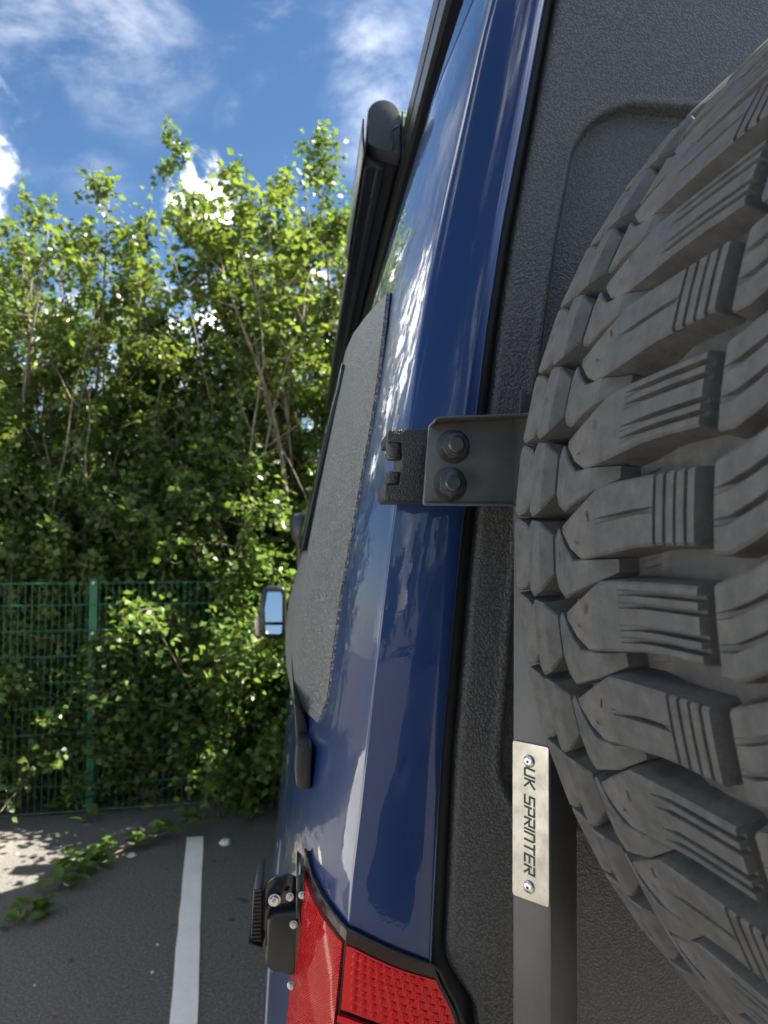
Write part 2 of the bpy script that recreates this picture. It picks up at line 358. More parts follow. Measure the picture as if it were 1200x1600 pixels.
def Aamp(z): return float(np.interp(z, [1.8, 2.05, 2.3, 2.45, 2.6, 2.8], [.072, .067, .052, .040, .030, .028]))
gm0 = measured(((853, 0), (817, 196), (786, 358), (763, 512), (747, 650), (727, 816), (714, 950), (701, 1099), (694, 1170), (685, 1343), (677, 1499)), -.012)
gm0 = [(.5, .10), (1.2, .095)]+gm0+[(2.8, .275)]
gz = [q[0] for q in gm0]; gx = [q[1] for q in gm0]
def lampshift(z): return .030*sstep((1.70-z)/.06)
def Gx(z): return float(np.interp(z, gz, gx))
def Dx(z): return Gx(z)+.0125+lampshift(z)      # free edge of the rear door
def side_x(z, y):
    e = max(y-yC(z), 0)
    return Cx(z)-Aamp(z)+Aamp(z)*math.exp(-e/.15)
# rows up the side and over the roof: (z, x of flank)
ROWS = [(z, None) for z in np.concatenate([np.linspace(.52, 2.02, 31), np.linspace(2.05, 2.74, 28)])]
ROWS += [(2.765, .199), (2.79, .209), (2.815, .223), (2.835, .24), (2.852, .30), (2.865, .40), (2.875, .6), (2.882, XC)]
def surf(row, y, off=0.):
    z, fx = row
    zz = min(z, 2.74); e = max(y-yC(zz), 0)
    base = (Cx(zz)-Aamp(zz)) if fx is None else fx
    k = 1 if fx is None else max(0, 1-(z-2.74)/.1)
    x = base+Aamp(zz)*k*math.exp(-e/.15)-off
    hf = 2.882 if y < 4.55 else float(np.interp(y, [4.55, 4.75, 5.45, 5.6, 6.1, 6.25], [2.882, 2.80, 1.72, 1.55, 1.33, 1.12]))
    if y > 4.55: z = z if z < 1.1 else 1.1+(z-1.1)*(hf-1.1)/(2.882-1.1)
    if y > 5.0: x += .16*((y-5.0)/1.25)**2
    if fx is not None and y > 4.55: x = lerp(x, x, 1)
    return Vector((x, y, z))
def mir(p): return Vector((2*XC-p.x, p.y, p.z))

van = empty('camper_van', (XC, 3.4, 0))
tag(van, 'dark blue high-roof camper van with black textured rear doors, spare wheel on its back', 'van')
EY = [0, .0012, .004, .009, .016, .026, .04, .06, .085, .115, .15, .2, .26, .34, .45, .6, .8, 1.1, 1.5, 2.0, 2.6, 3.2, 3.75, 3.9, 4.05, 4.2, 4.4, 4.6, 4.75, 4.9, 5.1, 5.3, 5.45, 5.55]
def body_side(mirror):
    rows = []
    for row in ROWS:
        z = min(row[0], 2.74); r = []
        c = surf(row, yC(z)); gxx = Gx(z) if row[1] is None else c.x+.03*max(0, 1-(row[0]-2.74)/.1)
        yg = yC(z)-.012 if row[1] is None else yC(z)+.1*(row[0]-2.74)
        r.append(Vector((gxx-.004, yg+.045, row[0])))
        r.append(Vector((gxx, yg+.006, row[0]))); r.append(Vector((gxx-.0015, yg+.001, row[0])))
        for t in (.06, .2, .4, .6, .8, .92, .97, .988, .996):
            r.append(Vector((lerp(gxx, c.x, t), lerp(yg, yC(z), t)-.004*math.sin(PI*t)-.0005, row[0])))
        for e in EY:
            p = surf(row, yC(z)+e)
            if e == 0: p += Vector((.0003, .0002, 0))
            r.append(p)
        nsm = int(14*sstep((z-2.10)/.30))
        for _ in range(nsm):
            q = list(r)
            for k in range(6, 24): q[k] = r[k]*.5+(r[k-1]+r[k+1])*.25
            r = q
        if mirror: r = [mir(p) for p in r]
        rows.append(r)
    return rows
bm_ = MB(); bm_.grid(body_side(False)); bm_.grid(body_side(True), True)
lf = [r[-1] for r in body_side(False)]; 
bm_.grid([lf, [mir(p) for p in lf]])
body = keep(bm_.build('body', 'blue', smooth=True, sharp=50, recalc=False), van)
body['label'] = 'dark blue painted body shell with rounded rear corner'
# floor under the body closes it
keep(MB().box((.02, .75, .48), (1.98, 6.0, .56)).build('underbody', 'black_plastic'), van)

# rear doors
def door(mirror):
    zs = sorted(set(list(np.arange(.72, 1.66, .03))+list(np.arange(1.66, 2.58, .0025))+list(np.arange(2.58, 2.74, .02))))
    xs = list(np.concatenate([[0, .0008, .0025, .006], np.arange(.010, .15, .0022), np.linspace(.15, .985, 26)]))
    rows = []
    for z in zs:
        y0 = yC(z)-.004; r = [Vector((Dx(z)+.0002, y0+.045, z))]
        for xx in xs:
            x = Dx(z)+xx*(XC-.004-Dx(z))/.985
            # window recess pressed into the skin, rounded corners
            xr = x-Gx(z)-.0125; cx, cz, hx, hz, rad = .44, 2.142, .397, .337, .058
            qx = abs(xr-cx)-(hx-rad); qz = abs(z-cz)-(hz-rad)
            sd = math.hypot(max(qx, 0), max(qz, 0))+min(max(qx, qz), 0)-rad
            dep = .013*sstep(-sd/.0075+.5)
            lip = -.0012*math.exp(-((sd-.006)/.004)**2)
            e = .004*max(0, 1-xx/.006)**2
            r.append(Vector((x, y0+dep+lip+e, z)))
        if mirror: r = [mir(p) for p in r]
        rows.append(r)
    return MB().grid(rows, not mirror)
for mirror in (False, True):
    d = keep(door(mirror).build('rear_door', 'liner', smooth=True, sharp=60, recalc=False), van)
    d['label'] = 'rear door coated in black textured bed liner, with a recessed window panel'
# rubber seal in the door gap, header over the doors
sr = []
for z in np.linspace(.7, 2.74, 80):
    sr.append([Vector((Gx(z)-.006, yC(z)+.012, z)), Vector((Gx(z)+.003, yC(z)+.006, z)), Vector((Dx(z)-.002, yC(z)+.007, z)), Vector((Dx(z)+.004, yC(z)+.014, z))])
keep(MB().grid(sr).build('door_seal', 'seal', smooth=True), van)
keep(MB().grid([[mir(p) for p in r] for r in sr], True).build('door_seal', 'seal', smooth=True), van)
hd = []
for x in np.linspace(.19, 1.81, 40):
    u = abs(x-XC)/.81; hd.append([Vector((x, .775, 2.745)), Vector((x, .772, 2.79)), Vector((x, .785, 2.83-.03*u**6)), Vector((x, .83, 2.868-.05*u**6)), Vector((x, .9, 2.878-.06*u**6))])
keep(MB().grid(hd).build('roof_header', 'blue', smooth=True), van)
keep(MB().box((.06, .60, .58), (1.94, .74, .74)).build('rear_bumper', 'black_plastic', bevel=.02), van)

# glazing
def patch(y0, y1, z0, z1, off, mirror, ny=8, nz=8):
    rows = []
    for z in np.linspace(z0, z1, nz):
        r = [surf((z, None), y, off) for y in np.linspace(y0, y1, ny)]
        rows.append([mir(p) for p in r] if mirror else r)
    return MB().grid(rows, mirror)
for mi in (False, True):
    keep(patch(4.25, 5.1, 1.75, 2.55, .004, mi).build('cab_window', 'glass', smooth=True, recalc=False), van)
    keep(patch(2.75, 3.95, 1.72, 2.32, .004, mi).build('side_window', 'glass', smooth=True, recalc=False), van)
wr = []
for y in np.linspace(4.8, 5.42, 8):
    p = surf((2.70, None), y); zz = surf((2.882, XC), y).z
    wr.append([Vector((x, y+.01, zz-.03*((x-XC)/.8)**4+.012)) for x in np.linspace(p.x+.09, 2*XC-p.x-.09, 12)])
keep(MB().grid(wr).build('windscreen', 'glass', smooth=True), van)
for mi in (False, True):
    b = MB().prism([Vector((x, 6.1, z)) for x, z in ((.25, .9), (.62, .92), (.6, 1.12), (.27, 1.2))], (0, .16, 0))
    if mi: b.v = [tuple(mir(Vector(p))) for p in b.v]
    keep(b.build('headlight', 'glass', bevel=.02), van)
keep(MB().box((.12, 6.12, .5), (1.88, 6.34, .82)).build('front_bumper', 'black_plastic', bevel=.03), van)
keep(MB().box((.7, 6.18, .86), (1.3, 6.29, 1.1)).build('grille', 'black_plastic', bevel=.01), van)

# road wheels
def wheel_meshes(R, W):
    t = MB().lathe([(R*.58, -W*.42), (R*.72, -W*.5), (R*.9, -W*.5), (R*.985, -W*.42), (R, -W*.3), (R, W*.3), (R*.985, W*.42), (R*.9, W*.5), (R*.72, W*.5), (R*.58, W*.42)], 48, (0, 0, 0), (1, 0, 0))
    for k in range(40):
        a = 2*PI*k/40; rot = Matrix.Rotation(a, 4, 'X')
        for s in (-1, 1): t.box((s*W*.1, -R*.055, R*.97), (s*W*.46, R*.035, R*1.02), rot)
    r = MB().lathe([(R*.3, -W*.30), (R*.55, -W*.36), (R*.6, -W*.44), (R*.57, W*.4)], 40, (0, 0, 0), (1, 0, 0))
    r.lathe([(R*.15, -W*.40), (R*.17, -W*.30)], 16, (0, 0, 0), (1, 0, 0))
    for k in range(8):
        rot = Matrix.Rotation(2*PI*k/8, 4, 'X'); r.box((-W*.38, -R*.05, R*.15), (-W*.31, R*.05, R*.57), rot)
    return t, r
wt, wr_ = wheel_meshes(.41, .26)
for y in (1.95, 5.25):
    for s in (0, 1):
        x = .085 if s == 0 else 2*XC-.085
        wh = empty('wheel', (x, y, .41)); wh.rotation_euler.z = PI if s else 0; keep(wh, van)
        t = wt.mesh('tyre'); link('tyre', t, 'rubber', wh, True, 35)
        link('rim', wr_.mesh('rim'), 'steel', wh, True, 35)
        # arch trim
        ar = []
        for k in range(25):
            a = PI*k/24; ar.append([Vector((xx, y+rr*math.cos(a), .44+rr*math.sin(a))) for rr, xx in ((.44, .03), (.445, -.072), (.50, -.068), (.515, -.03))])
        b = MB().grid(ar)
        if s: b.v = [tuple(mir(Vector(p))) for p in b.v]
        keep(b.build('wheel_arch_trim', 'black_plastic', smooth=True), van)

# ------------------------------------------------------------------ side flare (textured bump-out) with its window
RPX = ((604, 458), (597, 520), (586, 610), (577, 668), (563, 748), (549, 828), (531, 928), (519, 1020), (510, 1092), (496, 1129))
def seat(px, py):
    lo_, hi_ = .69, 1.2
    for _ in range(40):
        mid = (lo_+hi_)/2; p = at(px, py, mid)
        if p.x < side_x(p.z, mid)-.0025: lo_ = mid
        else: hi_ = mid
    return at(px, py, lo_)
Kedge = [at(px, py, 1.0) for px, py in ((552, 521), (545, 556), (527, 640), (516, 694), (500, 770), (487, 837), (475, 930), (466, 1010), (459, 1075), (458, 1091))]
Fedge = [at(px, py, 2.3) for px, py in ((539, 560), (535, 575), (514, 665), (505, 705), (488, 790), (473, 862), (452, 935), (446, 985), (446, 1010), (449, 1030))]
def dense(L_, n=46):
    t = np.linspace(0, len(L_)-1, n); a = np.array([tuple(q) for q in L_]); return [Vector([float(np.interp(v, range(len(L_)), a[:, c])) for c in range(3)]) for v in t]
Redge = [seat(float(np.interp(v, range(10), [q[0] for q in RPX])), float(np.interp(v, range(10), [q[1] for q in RPX]))) for v in np.linspace(0, 9, 46)]
Kedge = dense(Kedge); Fedge = dense(Fedge)
fl = MB()
rows = [[p+Vector((.004, -.0005, 0)) for p in Redge], Redge, [r.lerp(k, .5)+Vector((-.002, 0, 0)) for r, k in zip(Redge, Kedge)], Kedge, [k.lerp(f, .5)+Vector((-.004, 0, 0)) for k, f in zip(Kedge, Fedge)], Fedge, [p+Vector((.06, .18, 0)) for p in Fedge], [p+Vector((.16, .19, 0)) for p in Fedge]]
fl.grid(rows)
# top and bottom caps
tops = [r[0] for r in rows[1:]]; fl.grid([tops, [p+Vector((.10, .02, .012)) for p in tops]])
bots = [r[-1] for r in rows[1:]]; fl.grid([bots, [p+Vector((.10, .02, -.045)) for p in bots]], True)
flare = keep(fl.build('side_flare', 'liner_grey', smooth=True, sharp=7), van)
flare['label'] = 'charcoal textured bump-out panel on the blue flank'
# window standing proud on the flare
wi = [at(px, py, 1.12) for px, py in ((541, 572), (479, 852))]; wo = [at(px, py, 1.12) for px, py in ((534, 566), (528, 600), (503, 700), (472, 850), (470, 862), (476, 862))]
poly = [wi[0]]+wo+[wi[1]]
fwd = Vector((-.012, 1.1, 0))
keep(MB().prism(poly, fwd).build('flare_window', 'black_gloss', bevel=.0015), van)
# grey intake hood on the front pillar seen past the flare
ai = MB().lathe([(.001, 0), (.045, .005), (.062, .03), (.066, .1), (.06, .16), (.03, .2), (.03, .34)][::1], 20, at(463, 853, 4.9)+Vector((.03, 0, .21)), (0, 0, -1))
keep(ai.build('air_intake', 'cap_grey', smooth=True, sharp=50), van)
# sliding door rail cover
rc = MB().prism([at(*p, .802) for p in ((463, 1163), (489, 1168), (486, 1236), (463, 1233), (460, 1200))], (.0, .09, 0))
keep(rc.build('rail_end_cover', 'black_plastic', bevel=.004), van)
rc = MB().prism([at(*p, .86) for p in ((459, 1096), (477, 1122), (489, 1166), (463, 1162))], (-.045, 1.9, 0))
keep(rc.build('sliding_door_rail', 'black_plastic', bevel=.003), van)
# mirror
mo = [at(*p, 5.28) for p in ((409, 922), (418, 916), (442, 917), (447, 924), (446, 990), (440, 998), (412, 997), (404, 985), (404, 955))]
mh = keep(MB().prism(mo, (0, .14, 0)).build('door_mirror', 'black_plastic', bevel=.012), van)
for nm, pl in (('mirror_glass', ((418, 925), (438, 925), (441, 931), (441, 971), (415, 971), (414, 950))), ('wide_angle_glass', ((415, 976), (441, 976), (440, 988), (436, 990), (416, 989)))):
    o = MB().prism([at(*p, 5.272)+Vector((0, (at(*p, 5.272).z-1.63)*.13-.022, 0)) for p in pl], (0, .012, 0)).build(nm, 'mirror'); o.parent = mh; o.matrix_parent_inverse = mh.matrix_parent_inverse.inverted() @ mh.matrix_parent_inverse
    o.matrix_parent_inverse = Matrix.Identity(4)
o = MB().prism([at(*p, 5.30) for p in ((397, 968), (404, 960), (405, 994), (399, 993))], (0, .10, 0)).build('indicator', 'orange', bevel=.006); o.parent = mh
ma = MB().tube([at(446, 985, 5.35), at(456, 990, 5.36), at(470, 1005, 5.36)], [.03, .028, .03], 8).build('mirror_arm', 'black_plastic', smooth=True); ma.parent = mh

# roof rail
rl = [(.202, 2.93), (.206, 2.936), (.245, 2.936), (.25, 2.93), (.25, 2.85), (.243, 2.845), (.209, 2.845), (.202, 2.85), (.202, 2.885), (.205, 2.887), (.205, 2.893), (.202, 2.895)]
for mi in (0, 1):
    b = MB().prism([Vector((x, .80, z)) for x, z in rl], (0, 4.0, 0))
    if mi: b.v = [tuple(mir(Vector(p))) for p in b.v]
    keep(b.build('roof_rail', 'alu_black'), van)
for y in (1.0, 2.2, 3.4, 4.5):
    for mi in (0, 1):
        b = MB().box((.225, y, 2.80), (.28, y+.06, 2.848))
        if mi: b.v = [tuple(mir(Vector(p))) for p in b.v]
        keep(b.build('rail_foot', 'alu_black', bevel=.004), van)

# ------------------------------------------------------------------ tail light
def ltop(s):
    """top edge of the lamp: s<0 round the flank (s = -distance), s>=0 across the back, 0..1"""
    return float(np.interp(s, [-.11, -.095, -.06, -.03, 0, .5, 1, 1.25], [1.752, 1.7405, 1.730, 1.7255, 1.7215, 1.707, 1.693, 1.675]))
def lpt(s, z, off):
    if s < 0:
        p = Vector((side_x(z, yC(z)-s), yC(z)-s, z)); k = Aamp(z)/.15*math.exp(s/.15)
        n = Vector((-1, -k, 0)).normalized()
    else:
        c = Vector((Cx(z), yC(z), z)); gg = Vector((Gx(z)+lampshift(z)*.8, yC(z)-.012, z)); p = c.lerp(gg, s); n = Vector((-.15, -1, 0)).normalized()
        p.y -= .004*math.sin(PI*min(s, 1))
    if -.004 < s < .05: n = Vector((-.7, -.75, 0)).normalized()
    return p+n*off
def lamp_patch(s0, s1, t0, t1, off, ns=10, nz=14, rim=.004):
    rows = []
    ss = np.linspace(s0, s1, ns)
    for j, t in enumerate(np.linspace(0, 1, nz)):
        r = []
        for s in ss:
            z = ltop(s)-lerp(t0, t1, t); r.append(lpt(s, z, off))
        rows.append(r)
    # returned edge
    first = [p+Vector((.3, .9, 0)).normalized()*.0 for p in rows[0]]
    inn = lambda r: [lpt(s, p.z, 0.0-.002) for s, p in zip(ss, r)]
    rows = [inn(rows[0])]+rows+[inn(rows[-1])]
    rows = [[lpt(s0, r[0].z, -.002)]+r+[lpt(s1, r[-1].z, -.002)] for r in rows]
    return MB().grid(rows)
tl = keep(lamp_patch(-.106, 1.0, 0, .50, .004, 60, 40).build('tail_light', 'bezel', smooth=True, sharp=45), van)
tl['label'] = 'red wraparound tail light with smoked border'
def sub(o): o.parent = tl; return o
sub(lamp_patch(-.100, -.001, .010, .48, .0065, 24, 40).build('side_lens', 'red_rib', smooth=True, sharp=45))
sub(lamp_patch(.04, .97, .011, .064, .0055, 24, 12).build('brake_lens', 'red', smooth=True, sharp=45))
sub(lamp_patch(.03, .97, .068, .0735, .0085, 24, 5).build('lens_divider', 'red', smooth=True, sharp=45))
sub(lamp_patch(.06, .95, .078, .30, .0055, 24, 24).build('reflector_lens', 'red_ring', smooth=True, sharp=45))
cell = None
for i in range(10):
    for j in range(7):
        s = lerp(.07, .94, (i+.5)/10); z = ltop(s)-lerp(.0125, .063, (j+.5)/7)
        if i == 9 and j == 0: continue
        c = lpt(s, z, .0055); ds = (lpt(s+.01, ltop(s+.01)-(ltop(s)-z), .0055)-c).normalized()
        if cell is None:
            a, bb, h = .0027, .0032, .0020
            vs = [(-a, 0, -bb), (a, 0, -bb), (a, 0, bb), (-a, 0, bb), (-a*.8, -h, -bb*.45), (a*.8, -h, -bb*.45), (a*.8, -h*.5, bb*.75), (-a*.8, -h*.5, bb*.75)]
            cm = MB().add(vs, [(0, 1, 5, 4), (1, 2, 6, 5), (2, 3, 7, 6), (3, 0, 4, 7), (4, 5, 6, 7)]); cell = cm.build('lens_cell', 'red', bevel=.00012, seg=1).data
            bpy.data.objects.remove(bpy.data.objects['lens_cell'])
        o = bpy.data.objects.new('lens_cell', cell); col.objects.link(o); o.parent = tl
        ang = math.atan2(ds.z, ds.x)
        o.location = c; o.rotation_euler = (0, -ang, math.atan2(ds.y, ds.x))
# black rubber gasket round the lamp
gk = [lpt(s, ltop(s)+.0015, .0035) for s in np.linspace(-.106, 1.0, 40)]
edge = [lpt(1.0, z, .0035)+Vector((.004, 0, 0)) for z in np.linspace(ltop(1)-.004, 1.25, 30)]
keep(MB().tube(gk+edge, .0016, 6).build('lamp_gasket', 'seal', smooth=True), van)
# mirrored lamp on the far corner
b = lamp_patch(-.10, 1.0, 0, .50, .004, 40, 30); b.v = [tuple(mir(Vector(p))) for p in b.v]
keep(b.build('tail_light', 'red_rib', smooth=True, sharp=45), van)

# ------------------------------------------------------------------ hinge and wheel carrier
def px_poly(pts, y, dy):
    return MB().prism([at(a, b_, y) for a, b_ in pts], (0, dy, 0))
hl = px_poly([(609, 671), (690, 669), (690, 784), (603, 782), (601, 776), (602, 757), (624, 757), (626, 737), (628, 719), (628, 691), (606, 691), (606, 675)], .622, .058)
carrier = empty('wheel_carrier', (.19, .6, 1.2))
tag(carrier, 'black steel spare wheel carrier bolted to the door hinge', 'wheel carrier')
def part(mb, name, m, parent=carrier, **k):
    o = mb.build(name, m, **k); return keep(o, parent)
hinge = keep(hl.build('door_hinge', 'hinge', bevel=.0016), van)
hinge['label'] = 'black textured door hinge on the corner pillar'
for z0, z1, xx in ((692, 719, 616), (738, 757, 614)):
    a = at(xx, z0, .630); b = at(xx, z1, .630)
    o = MB().lathe([(.0062, 0), (.0072, .0012), (.0072, (a-b).length-.0012), (.0062, (a-b).length)], 18, b, (a-b)).build('hinge_knuckle', 'hinge', smooth=True, sharp=50); o.parent = hinge; 
# bracket plate with folded lips
bp = [at(*p, .604) for p in ((670, 668), (673, 661), (680, 657), (846, 651), (846, 791), (664, 790), (661, 787))]
br = part(MB().prism(bp, (0, .005, 0)), 'bracket', 'bracket', bevel=.0008)
lipt = [at(*p, .604) for p in ((671, 665), (675, 659.5), (682, 657), (846, 651), (846, 654.5), (682, 660.5), (677, 662), (673.5, 667))]
o = MB().prism(lipt, (0, -.020, 0)).build('bracket_lip', 'bracket', bevel=.0007); o.parent = br
lipb = [at(*p, .604) for p in ((663, 786.5), (846, 788), (846, 791.5), (663, 790))]
o = MB().prism(lipb, (0, -.004, 0)).build('bracket_lip', 'bracket', bevel=.0005); o.parent = br
def nut(px, py, y, af, name='nut', h=.009, m='bracket', stud=True, parent=carrier, ph=.2):
    c = at(px, py, y)
    R = af/math.sqrt(3)
    b = MB().lathe([(R*1.22, 0), (R*1.22, .0014)], 32, c, (0, -1, 0))
    pts = [c+Vector((R*math.cos(ph+PI/3*k), -.0018, R*math.sin(ph+PI/3*k))) for k in range(6)]
    b.prism(pts, (0, -h, 0))
    n_ = keep(b.build(name, m, bevel=.0007), parent)
    if stud:
        o = MB().lathe([(af*.33, 0), (af*.33, h+.0055), (af*.27, h+.0065)], 24, c, (0, -1, 0)).build('stud', m, smooth=True, sharp=40); o.parent = n_
        o2 = MB().lathe([(af*.40, h), (af*.41, h+.0022), (af*.35, h+.0028)], 24, c, (0, -1, 0)).build('nut_collar', m, smooth=True, sharp=40); o2.parent = n_
    return n_
nut(708, 698, .604, .0195, ph=.1, m='nut'); nut(703, 757, .604, .0195, ph=.45, m='nut')
# corner gusset above the bracket
part(MB().prism([at(*p, .612) for p in ((811, 652), (815, 608), (852, 634), (852, 652))], (0, .004, 0)), 'gusset', 'cap_grey', bevel=.0006)
# angled upright bar
def bar_at(z):
    dx = (z-1.84)*.010
    return [Vector((.1648+dx, .602, z)), Vector((.187+dx, .576, z)), Vector((.217+dx, .602, z)), Vector((.194+dx, .628, z))]
bb = MB(); b0 = bar_at(1.15); b1 = bar_at(2.16)
bb.add(b0+b1, [(0, 1, 2, 3), (7, 6, 5, 4)]+[(i, i+4, (i+1) % 4+4, (i+1) % 4) for i in range(4)])
part(bb, 'upright_bar', 'bar_steel', bevel=.0012)
part(MB().box((.20, .588, 2.02), (.62, .612, 2.08)), 'cross_arm', 'bracket', bevel=.003)
part(MB().lathe([(.10, 0), (.10, .012)], 32, (.59, .600, 2.055), (0, -1, 0)).lathe([(.04, 0), (.04, .14)], 24, (.59, .600, 2.055), (0, -1, 0)), 'hub_mount', 'bracket', smooth=True, sharp=40)
part(MB().box((.10, .600, 1.30), (.30, .606, 1.36)), 'bracket', 'bracket', bevel=.001)
part(MB().box((.11, .606, 1.305), (.135, .68, 1.355)), 'lower_hinge', 'hinge', bevel=.002)

part(MB().box((.30, .585, 1.72), (.86, .640, 2.40)), 'sun_block_box', 'bracket', bevel=.006)  # unseen box added behind the wheel to keep sunlight off the bar
# name plate on the bar's near-left face
plate = empty('name_plate', bar_at(1.78)[0]); tag(plate, 'brushed metal name plate riveted to the wheel carrier bar, reading UK SPRINTER', 'name plate')
fa, fb = bar_at(1.84)[0], bar_at(1.84)[1]
wv_ = (fb-fa).normalized(); up = Vector((.010, 0, 1)).normalized(); nn = Vector((wv_.y, -wv_.x, 0)).normalized()
if nn.y > 0: nn = -nn
FW = (fb-fa).length
TOP = 1.9005; BOT = 1.7815
def pl(u, v, h=0):
    """u across the face 0..1, v metres below the plate's top"""
    return fa+up*((TOP-1.84)-v)+wv_*(u*FW)+nn*h
LEN = TOP-BOT
cr = .0022
outl = []
for cu, cv, a0 in ((1-.02-cr/FW, cr, 0), (1-.02-cr/FW, LEN-cr, 1), (.02+cr/FW, LEN-cr, 2), (.02+cr/FW, cr, 3)):
    for k in range(5):
        a = -PI/2+a0*PI/2+k*PI/8
        outl.append(pl(cu+math.cos(a)*cr/FW, cv+math.sin(a)*cr, .0004))
keep(MB().prism(outl, nn*.0014).build('plate', 'plate', bevel=.0003, seg=1), plate)
def rivet(v):
    c = pl(.47, v, .0018)
    r_ = keep(MB().lathe([(.0048, 0), (.0049, .0005), (.0044, .0014), (.0032, .0021), (.0016, .0024)], 24, c, nn).build('rivet', 'zinc', smooth=True, sharp=60), plate)
    MB().lathe([(.0013, 0), (.0013, .0004)], 6, c+nn*.0022, nn).build('socket', 'ink').parent = r_
rivet(.0135); rivet(.1085)
GLY = {'U': [[(0, 1), (0, .12), (.12, 0), (1, 0), (1, 1)]], 'K': [[(0, 1), (0, 0)], [(1, 1), (.22, .5), (1, 0)]], 'S': [[(1, 1), (0, 1), (0, .52), (1, .52), (1, 0), (-.05, 0)]],
       'P': [[(0, 0), (0, .66)], [(-.05, 1), (1, 1), (1, .42), (.32, .42)]], 'R': [[(0, 0), (0, .66)], [(-.05, 1), (1, 1), (1, .46), (.32, .46), (1, 0)]], 'I': [[(0, 0), (0, 1)]],
       'N': [[(0, 0), (0, 1), (.85, 1), (1, .85), (1, 0)]], 'T': [[(-.1, 1), (1.1, 1)], [(.5, .86), (.5, 0)]], 'E': [[(1, 1), (0, 1), (0, 0), (1, 0)], [(.25, .5), (.95, .5)]]}
CAP = .0086; TH = .00150; cur = .0195; ulo = .355
for ch in 'UK SPRINTER':
    if ch == ' ': cur += .0045; continue
    wd = .0056 if ch != 'I' else 0.
    b = MB()
    for stroke in GLY[ch]:
        pts = [((cur+x*wd+ (y-.5)*.0012), y*CAP) for x, y in stroke]
        for (x0, y0), (x1, y1) in zip(pts[:-1], pts[1:]):
            dx, dy = x1-x0, y1-y0; l = math.hypot(dx, dy); dx, dy = dx/l, dy/l; e = TH*.45
            q = [(x0-dx*e-dy*TH/2, y0-dy*e+dx*TH/2), (x1+dx*e-dy*TH/2, y1+dy*e+dx*TH/2), (x1+dx*e+dy*TH/2, y1+dy*e-dx*TH/2), (x0-dx*e+dy*TH/2, y0-dy*e-dx*TH/2)]
            hh = .00195+.00004*random.random()
            b.prism([pl(ulo+yy/FW, xx, hh) for xx, yy in q], nn*.00012)
    keep(b.build('letter', 'ink'), plate)
    cur += wd+.0027

# ------------------------------------------------------------------ spare wheel
CX_, CZ_ = .563, 2.052
prof = [(.245, .30), (.236, .335), (.240, .372), (.252, .395), (.272, .408), (.31, .4135), (.355, .415), (.41, .4155), (.455, .4155), (.49, .415), (.515, .4145), (.537, .4125), (.552, .405), (.563, .388), (.568, .355), (.566, .31), (.555, .28), (.54, .255), (.53, .235)]
KU = 1.158
prof = [(.545-(.545-y)*KU if y < .545 else y, r) for y, r in prof]
pa = np.array(prof); seg = np.hypot(*np.diff(pa, axis=0).T); us = np.concatenate([[0], np.cumsum(seg)]); u0 = np.interp(.355, pa[:, 0][6:8], us[6:8]) if False else us[6]; us = us-u0
def ppt(u, h):
    y = np.interp(u, us, pa[:, 0]); r = np.interp(u, us, pa[:, 1])
    y2 = np.interp(u+.006, us, pa[:, 0]); r2 = np.interp(u+.006, us, pa[:, 1]); y1 = np.interp(u-.006, us, pa[:, 0]); r1 = np.interp(u-.006, us, pa[:, 1])
    d = np.array([y2-y1, r2-r1]); d /= np.hypot(*d); n = np.array([-d[1], d[0]])
    return y+n[0]*h, r+n[1]*h
def tp(u, s, h):
    """tyre surface point: u across the tread, s round it (metres, + is up on the near-left side), h off the tread face"""
    y, r = ppt(u, h); a = s/.415
    return Vector((-r*math.cos(a), y, r*math.sin(a)))
spare = empty('spare_wheel', (CX_, .40, CZ_))
spare.rotation_euler.z = math.radians(4.5)
tag(spare, 'dusty black mud-terrain spare wheel hanging on the rear of the blue van', 'wheel')
OFF = Vector((0, -.40, 0))
DEEP = -.0195
